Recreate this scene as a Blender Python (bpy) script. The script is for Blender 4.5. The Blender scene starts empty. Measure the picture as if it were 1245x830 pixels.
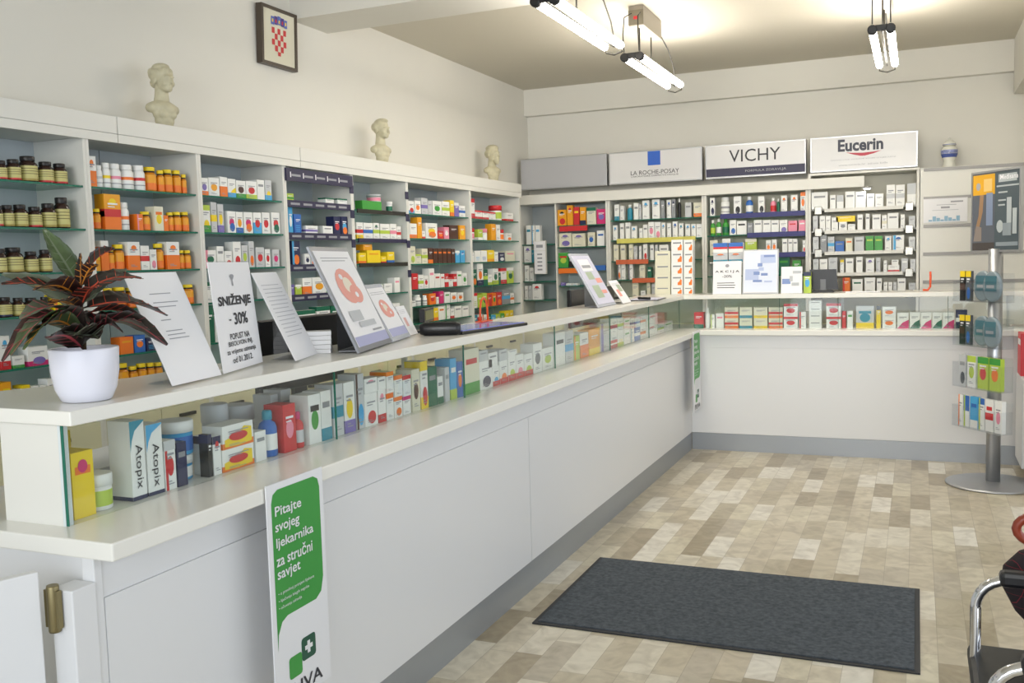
import bpy, bmesh, math, random
from mathutils import Vector, Matrix
random.seed(7)
S = bpy.context.scene
COL = S.collection
PI = math.pi

# ------------------------------------------------------------------ camera
W, H, F = 1245.0, 830.0, 1157.0
vy = Vector((1115 - W / 2, 305 - H / 2, F)).normalized()
vx = -Vector((-2100 - W / 2, 397 - H / 2, F))
vx.normalize()
vx = (vx - vy * vx.dot(vy)).normalized()
vz = vx.cross(vy)
R3 = Matrix((vx, vy, vz))            # image axes (right, down, forward) -> world
CAM = Vector((0, 0, 1.5))
cd = bpy.data.cameras.new('camera'); cam = bpy.data.objects.new('camera', cd); COL.objects.link(cam)
cd.sensor_width = 36; cd.lens = F / W * 36; cd.clip_start = 0.05
rt, up, bk = R3 @ Vector((1, 0, 0)), R3 @ Vector((0, -1, 0)), R3 @ Vector((0, 0, -1))
cam.matrix_world = Matrix(((rt.x, up.x, bk.x, CAM.x), (rt.y, up.y, bk.y, CAM.y), (rt.z, up.z, bk.z, CAM.z), (0, 0, 0, 1)))
S.camera = cam


def ray(px, py): return R3 @ Vector((px - W / 2, py - H / 2, F))
def on(axis, px, py, v):
    d = ray(px, py); return CAM + d * ((v - CAM[axis]) / d[axis])


# ------------------------------------------------------------------ world, light, exposure
S.view_settings.view_transform = 'Standard'; S.view_settings.look = 'None'
S.view_settings.exposure = -0.13; S.view_settings.gamma = 1.0
S.view_settings.use_curve_mapping = False
wd = bpy.data.worlds.new('daylight'); S.world = wd; wd.use_nodes = True
wd.node_tree.nodes['Background'].inputs[0].default_value = (0.80, 0.88, 1.0, 1)
wd.node_tree.nodes['Background'].inputs[1].default_value = 1.0
def area(name, loc, target, sx, sy, power, col):
    l = bpy.data.lights.new(name, 'AREA'); l.shape = 'RECTANGLE'; l.size = sx; l.size_y = sy
    l.energy = power; l.color = col
    o = bpy.data.objects.new(name, l); COL.objects.link(o); o.location = loc
    o.rotation_euler = (Vector(target) - Vector(loc)).to_track_quat('-Z', 'Y').to_euler()
    return o
area('shop_window_daylight', (-0.4, -2.35, 1.6), (-0.6, 3, 1.1), 4.2, 2.2, 95, (0.86, 0.92, 1.0))
area('street_side_daylight', (2.15, 3.0, 1.6), (-1.6, 3.2, 0.9), 4.6, 2.0, 50, (0.88, 0.93, 1.0))
w_ = area('back_wall_fill', (-.3, -2.3, 2.4), (-1.3, 8.7, 2.35), 3.6, .6, 22, (1.0, .97, .90))  # added fill light to brighten the back wall, not a separate window
w_.data.spread = .9
LAMP = 32.0      # radiance of the fluorescent tubes

# ------------------------------------------------------------------ materials
def lin(h):
    c = [int(h[i:i + 2], 16) / 255 for i in (0, 2, 4)]
    return [x / 12.92 if x < .04045 else ((x + .055) / 1.055) ** 2.4 for x in c] + [1]
M = {}
def mat(name, hexc, rough=.5, metal=0., spec=.5, emit=0., noise=0., nscale=20.):
    if name in M: return M[name]
    m = bpy.data.materials.new(name); m.use_nodes = True
    nt = m.node_tree; b = nt.nodes['Principled BSDF']; c = lin(hexc)
    b.inputs['Base Color'].default_value = c; b.inputs['Roughness'].default_value = rough
    b.inputs['Metallic'].default_value = metal; b.inputs['Specular IOR Level'].default_value = spec
    if emit:
        b.inputs['Emission Color'].default_value = c; b.inputs['Emission Strength'].default_value = emit
    if noise:
        tc = nt.nodes.new('ShaderNodeTexCoord'); n = nt.nodes.new('ShaderNodeTexNoise'); r = nt.nodes.new('ShaderNodeValToRGB')
        n.inputs['Scale'].default_value = nscale; n.inputs['Detail'].default_value = 5
        r.color_ramp.elements[0].position = .3; r.color_ramp.elements[1].position = .7
        r.color_ramp.elements[0].color = [x * (1 - noise) for x in c[:3]] + [1]
        r.color_ramp.elements[1].color = [min(1, x * (1 + noise)) for x in c[:3]] + [1]
        nt.links.new(tc.outputs['Object'], n.inputs['Vector']); nt.links.new(n.outputs['Fac'], r.inputs['Fac'])
        nt.links.new(r.outputs['Color'], b.inputs['Base Color'])
    M[name] = m; return m


def glass(name, tint, gloss=.9):
    m = bpy.data.materials.new(name); m.use_nodes = True; nt = m.node_tree; nt.nodes.clear()
    out = nt.nodes.new('ShaderNodeOutputMaterial'); mix = nt.nodes.new('ShaderNodeMixShader')
    t = nt.nodes.new('ShaderNodeBsdfTransparent'); g = nt.nodes.new('ShaderNodeBsdfGlossy'); lw = nt.nodes.new('ShaderNodeLayerWeight'); lw.inputs[0].default_value = .5
    pw_ = nt.nodes.new('ShaderNodeMath'); pw_.operation = 'POWER'; pw_.inputs[1].default_value = 4.2; nt.links.new(lw.outputs['Facing'], pw_.inputs[0])
    f = nt.nodes.new('ShaderNodeMath'); f.operation = 'MULTIPLY_ADD'; f.inputs[1].default_value = .6; f.inputs[2].default_value = .03; nt.links.new(pw_.outputs[0], f.inputs[0])
    t.inputs[0].default_value = lin(tint); g.inputs[0].default_value = (gloss, gloss, gloss, 1)
    g.inputs['Roughness'].default_value = .03
    nt.links.new(f.outputs[0], mix.inputs[0]); nt.links.new(t.outputs[0], mix.inputs[1]); nt.links.new(g.outputs[0], mix.inputs[2])
    nt.links.new(mix.outputs[0], out.inputs[0]); M[name] = m; return m


PAL = dict(w='ECEDEA', c='DFDCC6', y='F0D21E', o='EE7A24', r='CB2B30', p='E98FA6', m='CF2A72', g='3F9A3C', G='14684C', l='B4CC48',
           b='2E68B8', B='20264F', s='49A8DC', t='2F8FA8', k='17181C', a='8F9296', A='C6C9CB', n='4A2A20', v='7A6CB4', u='EBA21C', d='555A60')
CN = dict(w='white', c='cream', y='yellow', o='orange', r='red', p='pink', m='magenta', g='green', G='dark green', l='lime', b='blue',
          B='navy', s='sky blue', t='teal', k='black', a='grey', A='light grey', n='brown', v='violet', u='amber', d='dark grey')
def pm(k): return mat('print_' + CN[k].replace(' ', '_'), PAL[k], .42)

m_wall = mat('wall_paint', 'E0DED6', .9, spec=.2, noise=.015, nscale=2)
m_ceil = mat('ceiling_paint', 'D3CEC0', .95, spec=.1)
m_white = mat('white_laminate', 'DEDFE0', .38)
m_top = mat('worktop_laminate', 'E6E5DE', .22)
m_cab = mat('cabinet_white', 'E0DFD8', .45)
m_cream = mat('cream_drawer', 'DEDAB8', .5)
m_kick = mat('aluminium_kick', '9EA3A8', .38, metal=.45)
m_alu = mat('brushed_aluminium', 'B4B6B9', .35, metal=.8)
m_chrome = mat('chrome', 'D8D8DA', .08, metal=1)
m_black = mat('black_plastic', '15161A', .35)
m_darkm = mat('dark_metal', '35342F', .4, metal=.4)
m_back = mat('grey_back_glass', 'B2BABE', .14, spec=.7)
m_paper = mat('paper', 'ECECEF', .6)
m_ink = mat('ink', '33343A', .6)
m_ink2 = mat('grey_ink', '9A9CA2', .6)
m_plaster = mat('aged_plaster', 'C2BCA0', .5, noise=.1, nscale=9)
m_pane = glass('clear_glass', 'FAFCFB')
m_shelfg = glass('shelf_glass', 'C8E2D8')
m_edge = mat('glass_edge_green', '1F6E5A', .15)
m_acr = glass('clear_acrylic', 'FAFBFC', .95)
m_tube = mat('fluorescent_tube', 'FFF7EB', .5, emit=LAMP)
m_amber = mat('amber_bottle', 'C77A18', .2)
m_jar = mat('brown_glass', '33201A', .12)

# ------------------------------------------------------------------ mesh helpers
class MB:
    def __init__(s): s.bm = bmesh.new(); s.mats = []
    def mi(s, m):
        if m not in s.mats: s.mats.append(m)
        return s.mats.index(m)
    def box(s, x0, y0, z0, x1, y1, z1, m, bev=0.):
        v = [s.bm.verts.new(p) for p in ((x0, y0, z0), (x1, y0, z0), (x1, y1, z0), (x0, y1, z0), (x0, y0, z1), (x1, y0, z1), (x1, y1, z1), (x0, y1, z1))]
        fs = [s.bm.faces.new([v[i] for i in q]) for q in ((0, 3, 2, 1), (4, 5, 6, 7), (0, 1, 5, 4), (1, 2, 6, 5), (2, 3, 7, 6), (3, 0, 4, 7))]
        k = s.mi(m)
        for f in fs: f.material_index = k
        if bev:
            es = list({e for f in fs for e in f.edges})
            r = bmesh.ops.bevel(s.bm, geom=es, offset=bev, segments=2, affect='EDGES', profile=.5)
            for f in r['faces']: f.material_index = k
        return fs
    def quad(s, pts, m):
        f = s.bm.faces.new([s.bm.verts.new(p) for p in pts]); f.material_index = s.mi(m); return f
    def lathe(s, prof, m, seg=20, c=(0, 0, 0), sx=1, sy=1, smooth=True, caps=True):
        rings = []
        for r, z in prof:
            rings.append([s.bm.verts.new((c[0] + r * math.cos(2 * PI * i / seg) * sx, c[1] + r * math.sin(2 * PI * i / seg) * sy, c[2] + z)) for i in range(seg)])
        k = s.mi(m)
        for a, b in zip(rings, rings[1:]):
            for i in range(seg):
                f = s.bm.faces.new((a[i], a[(i + 1) % seg], b[(i + 1) % seg], b[i])); f.material_index = k; f.smooth = smooth
        if caps:
            for rg, fl in ((rings[0], True), (rings[-1], False)):
                f = s.bm.faces.new(rg[::-1] if fl else rg); f.material_index = k
    def tube(s, pts, r, m, seg=8, smooth=True):
        P = [Vector(p) for p in pts]; rings = []; k = s.mi(m); u = None
        for i, p in enumerate(P):
            t = (P[min(i + 1, len(P) - 1)] - P[max(i - 1, 0)]).normalized()
            if u is None: u = t.orthogonal().normalized()
            u = (u - t * u.dot(t)).normalized(); w = t.cross(u)
            rr = r[i] if isinstance(r, (list, tuple)) else r
            rings.append([s.bm.verts.new(p + (u * math.cos(2 * PI * j / seg) + w * math.sin(2 * PI * j / seg)) * rr) for j in range(seg)])
        for a, b in zip(rings, rings[1:]):
            for j in range(seg):
                f = s.bm.faces.new((a[j], a[(j + 1) % seg], b[(j + 1) % seg], b[j])); f.material_index = k; f.smooth = smooth
        for rg, fl in ((rings[0], True), (rings[-1], False)):
            f = s.bm.faces.new(rg[::-1] if fl else rg); f.material_index = k
    def prism(s, pts, axis, a, b, m):           # polygon extruded along an axis
        def mk(p, v):
            q = list(p); q.insert(axis, v); return s.bm.verts.new(q)
        A = [mk(p, a) for p in pts]; B = [mk(p, b) for p in pts]; n = len(pts); k = s.mi(m)
        fs = [s.bm.faces.new(A[::-1]), s.bm.faces.new(B)] + [s.bm.faces.new((A[i], A[(i + 1) % n], B[(i + 1) % n], B[i])) for i in range(n)]
        for f in fs: f.material_index = k
    def prints(s, items, w, h, y, x0=0., z0=0.):   # flat printing on a face looking to -Y; coordinates are fractions of w, h
        e = 0
        for it in items:
            e += .00018; yy = y - e * s.eps
            if it[0] == 'd':
                _, cx, cz, rx, rz, m = it
                pts = [(x0 + (cx + rx * math.cos(-2 * PI * i / 16)) * w, yy, z0 + (cz + rz * math.sin(-2 * PI * i / 16)) * h) for i in range(16)][::-1]
            elif it[0] == 'p':
                _, pl, m = it
                pts = [(x0 + a * w, yy, z0 + b * h) for a, b in pl]
            else:
                a, b, c, d, m = it
                pts = [(x0 + a * w, yy, z0 + b * h), (x0 + c * w, yy, z0 + b * h), (x0 + c * w, yy, z0 + d * h), (x0 + a * w, yy, z0 + d * h)]
            s.quad(pts, m)
    eps = 1.
    def build(s, name, parent=None, loc=None, rz=None, mtx=None):
        me = bpy.data.meshes.new(name)
        bmesh.ops.recalc_face_normals(s.bm, faces=s.bm.faces) if False else None
        s.bm.to_mesh(me); s.bm.free()
        for m in s.mats: me.materials.append(m)
        o = bpy.data.objects.new(name, me); COL.objects.link(o)
        if parent: o.parent = parent
        if mtx is not None: o.matrix_local = mtx
        if loc is not None: o.location = loc
        if rz is not None: o.rotation_euler = (0, 0, rz)
        return o


def tag(o, label, cat, group=None):
    o['label'] = label; o['category'] = cat
    if group: o['group'] = group
    return o
def empty(name, loc, label=None, cat=None, group=None, rz=0):
    o = bpy.data.objects.new(name, None); COL.objects.link(o); o.location = loc; o.rotation_euler = (0, 0, rz); o.empty_display_size = .05
    if label: tag(o, label, cat, group)
    return o
def struct(o): o['kind'] = 'structure'; return o
def one(name, args, m, parent=None, bev=0., **k):
    b = MB(); b.box(*args, m, bev); return b.build(name, parent, **k)


def text(name, body, m, h, parent, loc, rz=0, width=None, rx=PI / 2, align='CENTER', bold=0., ry=0, vert=False):
    cu = bpy.data.curves.new(name, 'FONT'); cu.body = body; cu.size = 1; cu.align_x = align; cu.align_y = 'CENTER'; cu.offset = bold
    cu.resolution_u = 3
    t = bpy.data.objects.new(name + '_tmp', cu); COL.objects.link(t)
    bpy.context.view_layer.update()
    me = bpy.data.meshes.new_from_object(t.evaluated_get(bpy.context.evaluated_depsgraph_get()))
    bpy.data.objects.remove(t)
    ys = [v.co.y for v in me.vertices]; xs = [v.co.x for v in me.vertices]
    sy = h / max(1e-6, max(ys) - min(ys)); sx = sy if width is None else width / (max(xs) - min(xs))
    for v in me.vertices: v.co = Vector((v.co.x * sx, (v.co.y - (max(ys) + min(ys)) / 2) * sy, 0))
    me.materials.clear(); me.materials.append(m)
    o = bpy.data.objects.new(name, me); COL.objects.link(o); o.parent = parent; o.location = loc; o.rotation_euler = (rx, ry, rz)
    return o


# ------------------------------------------------------------------ room shell
XL, YB, ZC = -3.5, 8.74, 3.15
XR, XR2, YF = 0.86, 2.2, -2.4
def floor_material():
    m = bpy.data.materials.new('marble_strip_floor'); m.use_nodes = True; nt = m.node_tree; N = nt.nodes; L = nt.links
    b = N['Principled BSDF']
    def math_(op, a, c=None):
        n = N.new('ShaderNodeMath'); n.operation = op
        for i, v in enumerate((a, c)):
            if v is None: continue
            if isinstance(v, (int, float)): n.inputs[i].default_value = v
            else: L.new(v, n.inputs[i])
        return n.outputs[0]
    tc = N.new('ShaderNodeTexCoord'); sp = N.new('ShaderNodeSeparateXYZ'); L.new(tc.outputs['Object'], sp.inputs[0])
    u = math_('DIVIDE', math_('ADD', sp.outputs[0], 10 - .0215 + .107 * 0), .107); row = math_('FLOOR', u)
    w1 = N.new('ShaderNodeTexWhiteNoise'); w1.noise_dimensions = '1D'; L.new(row, w1.inputs['W'])
    v = math_('ADD', math_('DIVIDE', math_('ADD', sp.outputs[1], 10), .36), math_('MULTIPLY', w1.outputs['Value'], 7.3)); cell = math_('FLOOR', v)
    cb = N.new('ShaderNodeCombineXYZ'); L.new(row, cb.inputs[0]); L.new(cell, cb.inputs[1])
    w2 = N.new('ShaderNodeTexWhiteNoise'); w2.noise_dimensions = '2D'; L.new(cb.outputs[0], w2.inputs['Vector'])
    r = N.new('ShaderNodeValToRGB'); L.new(w2.outputs['Value'], r.inputs[0]); r.color_ramp.interpolation = 'CONSTANT'
    cols = ['A3977F', 'B3A991', 'BEB49D', 'C9C0AB', 'B7AE9B', 'D2CBB9', 'C2B8A2', 'DBD6C9', 'CCC4AD']
    r.color_ramp.elements[0].color = lin(cols[0]); r.color_ramp.elements[0].position = 0
    r.color_ramp.elements[1].color = lin(cols[1]); r.color_ramp.elements[1].position = .12
    for i, c in enumerate(cols[2:]):
        e = r.color_ramp.elements.new(.24 + i * .11); e.color = lin(c)
    ns = N.new('ShaderNodeTexNoise'); ns.inputs['Scale'].default_value = 9; ns.inputs['Detail'].default_value = 8; ns.inputs['Distortion'].default_value = 1.5
    L.new(tc.outputs['Object'], ns.inputs['Vector'])
    rr = N.new('ShaderNodeValToRGB'); L.new(ns.outputs['Fac'], rr.inputs[0])
    rr.color_ramp.elements[0].position = .33; rr.color_ramp.elements[0].color = (.72, .70, .67, 1)
    rr.color_ramp.elements[1].position = .62; rr.color_ramp.elements[1].color = (1.05, 1.05, 1.05, 1)
    mx = N.new('ShaderNodeMixRGB'); mx.blend_type = 'MULTIPLY'; mx.inputs[0].default_value = .75
    L.new(r.outputs[0], mx.inputs[1]); L.new(rr.outputs[0], mx.inputs[2])
    fu = math_('FRACT', u); fv = math_('FRACT', v)
    ju = math_('ADD', math_('LESS_THAN', fu, .022), math_('LESS_THAN', fv, .007)); ju = math_('MINIMUM', ju, 1.)
    m2 = N.new('ShaderNodeMixRGB'); m2.inputs[2].default_value = lin('8D8370'); L.new(math_('MULTIPLY', ju, .6), m2.inputs[0]); L.new(mx.outputs[0], m2.inputs[1])
    L.new(m2.outputs[0], b.inputs['Base Color']); b.inputs['Roughness'].default_value = .3; b.inputs['Specular IOR Level'].default_value = .4
    return m

struct(one('floor', (XL, YF, -.1, XR2, YB, 0), floor_material()))
struct(one('ceiling', (XL, YF, ZC, XR2, YB, ZC + .1), m_ceil))
struct(one('wall_left', (XL - .15, YF, 0, XL, YB, ZC), m_wall))
struct(one('wall_back', (XL - .15, YB, 0, XR2, YB + .15, ZC), m_wall))
b = MB(); b.box(XR, 6.2, 0, XR + .2, YB, ZC, m_wall); b.box(XR + .2, 6.2, 0, XR2 + .15, 6.35, ZC, m_wall); struct(b.build('wall_right'))
b = MB(); b.box(XR2, YF, 0, XR2 + .15, 6.2, .5, m_wall); b.box(XR2, YF, 2.65, XR2 + .15, 6.2, ZC, m_wall); struct(b.build('wall_right_window'))
b = MB(); b.box(XL - .15, YF - .15, 0, XR2 + .15, YF, .4, m_wall); b.box(XL - .15, YF - .15, 2.75, XR2 + .15, YF, ZC, m_wall)
b.box(XL - .15, YF - .15, .4, XL + 1.0, YF, 2.75, m_wall); struct(b.build('wall_front'))
b = MB(); b.box(XL, 4.92, 3.0, XR2, 5.32, ZC, m_wall); struct(b.build('trim_1'))
b = MB(); b.box(XL, 8.66, 2.90, XR, YB, ZC, m_wall); struct(b.build('trim_2'))
b = MB(); b.box(.70, 6.35, 2.72, XR, 8.66, ZC, m_wall); struct(b.build('trim_3'))

# ------------------------------------------------------------------ counter
WT, DZ0, DZ1 = .94, 1.172, 1.205
XP, XW = -1.618, -1.54         # panel face, worktop edge of the long run
YP, YW = 7.34, 7.29            # the same for the back run
c = empty('service_counter', (XP - .3, 4.4, 0), 'long white panelled counter base with grey kick plate facing the customer floor', 'counter')
cl = c.location
def part(o): o.parent = c; o.location = o.location - cl; return o
for i, (y0, y1) in enumerate(((1.50, 3.95), (3.955, 7.335))):
    bb = MB(); bb.box(XP - .02, y0, .135, XP, y1, .80, m_white); part(bb.build('front_panel'))
bb = MB(); bb.box(XP - .02, 1.50, .8005, XP - .005, 7.335, .90, m_white); part(bb.build('upper_rail'))
bb = MB(); bb.box(XP - .03, 1.50, 0, XP - .002, 7.335, .133, m_kick); part(bb.build('kick_plate'))
bb = MB(); bb.box(-2.2, 1.485, 0, XP - .02, 1.50, .90, m_white); bb.box(XP - .035, 1.475, 0, XP, 1.499, .90, m_white, .003); part(bb.build('end_panel'))
bb = MB(); bb.box(-2.2, 1.50, .02, -2.18, 7.335, .90, m_cab); part(bb.build('staff_side_panel'))

c2 = empty('service_counter', (-.4, YP + .3, 0), 'white counter base of the short run along the back of the shop', 'counter')
bb = MB(); bb.box(XP, YP, .135, XR - .002, YP + .02, .80, m_white); o = bb.build('front_panel', c2); o.location = -c2.location
bb = MB(); bb.box(XP, YP + .003, .8005, XR - .002, YP + .02, .90, m_white); o = bb.build('upper_rail', c2); o.location = -c2.location
bb = MB(); bb.box(XP, YP + .002, 0, XR - .002, YP + .03, .133, m_kick); o = bb.build('kick_plate', c2); o.location = -c2.location
bb = MB(); bb.box(XP, YP + .55, .02, XR - .002, YP + .57, .90, m_cab); o = bb.build('staff_side_panel', c2); o.location = -c2.location

bb = MB()                                                # L shaped worktop
bb.prism([(-2.27, 1.455), (XW, 1.455), (XW, YW), (XR - .002, YW), (XR - .002, 7.95), (-2.27, 7.95)], 2, .90, WT, m_top)
o = bb.build('worktop'); tag(o, 'white laminate worktop running along both counters under the glass display', 'worktop')
md = o.modifiers.new('bevel', 'BEVEL'); md.width = .004; md.segments = 2

XS, XG = -1.69, -1.74
YS, YG = 7.43, 7.47
XI = -2.06                    # staff side edge of the upper shelf
dc = empty('display_case', (-1.9, 4.4, WT), 'glass fronted display case on the long counter with white shelf on top', 'display case')
def dpart(o, par=dc): o.parent = par; o.location = o.location - par.location; return o
bb = MB(); bb.prism([(-2.30, 1.515), (XS, 1.505), (XS, YS), (-1.70, 7.43), (XI, 7.80), (XI, 2.05)], 2, DZ0, DZ1, m_top); o = dpart(bb.build('top_shelf'))
md = o.modifiers.new('bevel', 'BEVEL'); md.width = .003; md.segments = 2
bb = MB(); bb.box(-1.935, 1.526, WT, -1.755, 1.546, DZ0, m_cab); dpart(bb.build('end_panel'))
for y0, y1 in ((1.526, 2.595), (2.60, 3.555), (3.56, 4.645), (4.65, 5.62), (5.625, 6.55), (6.555, YG)):
    bb = MB(); bb.box(XG - .006, y0, WT + .001, XG, y1, DZ0 - .001, m_pane)
    bb.box(XG - .0062, y0, WT + .001, XG + .0002, y0 + .003, DZ0 - .001, m_edge); dpart(bb.build('glass_pane'))
bb = MB(); bb.box(-1.755, 1.526, WT, XG - .007, 1.546, DZ0, mat('pale_trim', 'D4DCDD', .3)); dpart(bb.build('edge_strip'))
for y in (3.56, 5.62):
    bb = MB(); bb.box(XI + .02, y, WT, XI + .04, y + .02, DZ0, m_cab); dpart(bb.build('rear_post'))
d2 = empty('display_case', (-.4, 7.7, WT), 'glass fronted display case on the short back counter', 'display case')
bb = MB(); bb.prism([(-1.69, YS), (XR - .002, YS), (XR - .002, 7.80), (-2.05, 7.80)], 2, DZ0, DZ1, m_top); o = dpart(bb.build('top_shelf'), d2)
md = o.modifiers.new('bevel', 'BEVEL'); md.width = .003; md.segments = 2
for x0, x1 in ((XG + .002, -.97), (-.965, -.545), (-.54, .20), (.205, XR - .01)):
    bb = MB(); bb.box(x0, YG, WT + .001, x1, YG + .006, DZ0 - .001, m_pane); bb.box(x0, YG - .0002, WT + .001, x0 + .003, YG + .0062, DZ0 - .001, m_edge); dpart(bb.build('glass_pane'), d2)
for x in (-.54, .6):
    bb = MB(); bb.box(x, 7.76, WT, x + .02, 7.78, DZ0, m_cab); dpart(bb.build('rear_post'), d2)

# ------------------------------------------------------------------ wall cabinets
LX = -3.2                                           # front plane of the left row
LZ = [1.872, 1.692, 1.514, 1.345, 1.145, .985]
bays = [(2.10, 3.02), (3.02, 3.70), (3.70, 4.38), (4.38, 5.06), (5.06, 5.75), (5.75, 6.75), (6.75, 7.76)]
ordn = ['first', 'second', 'third', 'fourth', 'fifth', 'sixth', 'seventh']
bayz = {4: [1.858, 1.675, 1.52, 1.322, 1.145, .985], 5: [1.859, 1.688, 1.51, 1.333, 1.214, 1.095, .985], 6: [1.855, 1.687, 1.512, 1.323, 1.148, .985]}
navy = mat('navy_strip', '2A2848', .45)
def glass_shelf(par, x0, y0, x1, y1, z, face):
    bb = MB(); bb.box(x0, y0, z - .008, x1, y1, z, m_shelfg)
    if face == 'x': bb.box(x1 - .0001, y0, z - .008, x1 + .0015, y1, z, m_edge)
    else: bb.box(x0, y0 - .0015, z - .008, x1, y0 + .0001, z, m_edge)
    o = bb.build('glass_shelf', par); o.location = -par.location
for i, (y0, y1) in enumerate(bays):
    cb = empty('wall_cabinet', ((LX + XL) / 2, (y0 + y1) / 2, 0), ordn[i] + ' white open shelf cabinet from the left along the left wall', 'cabinet')
    def cp(o): o.parent = cb; o.location = -cb.location; return o
    a, z_ = y0 + .012 if i else y0, y1 - .012
    bb = MB(); bb.box(XL + .002, y0, 0, LX, y0 + .016, 2.07, m_cab); cp(bb.build('side_panel'))
    bb = MB(); bb.box(XL + .002, y1 - .016, 0, LX, y1 - .001, 2.07, m_cab); cp(bb.build('side_panel'))
    bb = MB(); bb.box(XL + .004, y0 + .016, .9, XL + .02, (y0 + y1) / 2 - .002, 2.07, m_back); bb.box(XL + .004, (y0 + y1) / 2 + .002, .9, XL + .02, y1 - .016, 2.07, m_back)
    cp(bb.build('back_panel'))
    bb = MB(); bb.box(XL + .002, y0, 2.071, LX - .01, y1 - .001, 2.10, m_cab); cp(bb.build('top_panel'))
    bb = MB(); bb.box(XL + .02, y0 + .016, .02, LX - .02, y1 - .016, .88, m_cream); cp(bb.build('base_unit'))
    for z in (.02, .31, .60):
        for k in range(2):
            ya = y0 + .016 + k * (y1 - y0 - .03) / 2 + .003; yb = y0 + .014 + (k + 1) * (y1 - y0 - .03) / 2
            bb = MB(); bb.box(LX - .0195, ya, z + .003, LX, yb, z + .275, m_cream)
            d = bb.build('drawer', cb); d.location = -cb.location
            bb = MB(); bb.box(LX, (ya + yb) / 2 - .05, z + .22, LX + .015, (ya + yb) / 2 + .05, z + .235, m_darkm); bb.build('handle', d)
    for z in bayz.get(i, LZ):
        glass_shelf(cb, XL + .021, y0 + .016, LX - .012, y1 - .017, z, 'x')
    if i == 3:
        bb = MB(); bb.box(LX, y0 + .004, 1.985, LX + .012, y1 - .006, 2.055, navy)
        bb.eps = 1
        
        for k in range(5):
            q = y0 + .05 + k * .12
            bb.box(LX + .0119, q, 2.012, LX + .0126, q + .085, 2.024, m_ink2); bb.box(LX + .0119, q - .012, 2.005, LX + .0126, q - .004, 2.035, m_paper)
        cp(bb.build('header_strip'))
        for z in LZ[:4]:
            bb = MB(); bb.box(LX - .010, y0 + .02, z - .028, LX - .002, y1 - .02, z + .010, navy)
            for k in range(5):
                q = y0 + .05 + k * .12
                bb.box(LX - .0021, q, z - .016, LX - .0012, q + .085, z - .004, m_ink2)
            cp(bb.build('price_strip'))
    if i == 4:
        for z, m in ((bayz[4][0], m_darkm), (bayz[4][1], navy), (bayz[4][2], m_darkm)):
            bb = MB(); bb.box(LX - .010, y0 + .06, z - .022, LX - .002, y1 - .02, z + .004, m); cp(bb.build('price_strip'))
    if i in (3, 4):
        for z in (1.95, 1.80, 1.62, 1.42):
            bb = MB(); bb.box(LX, y1 - .03, z, LX + .004, y1 + .012, z + .05, navy); cp(bb.build('price_tag'))
        bb = MB()
text_par = None
for k, (y0, y1) in enumerate(((2.10, 3.188), (3.192, 4.52), (4.524, 7.78))):
    bb = MB(); bb.box(XL + .003, y0, 2.102, LX + .012, y1, 2.178, m_cab, .003); bb.box(LX - .009, y0, 2.065, LX + .010, y1, 2.101, m_cab)
    tag(bb.build('cornice_board'), ['nearest white cornice board above the left wall cabinets', 'middle white cornice board under the woman bust', 'longest white cornice board under the two male busts'][k], 'cornice')

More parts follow.
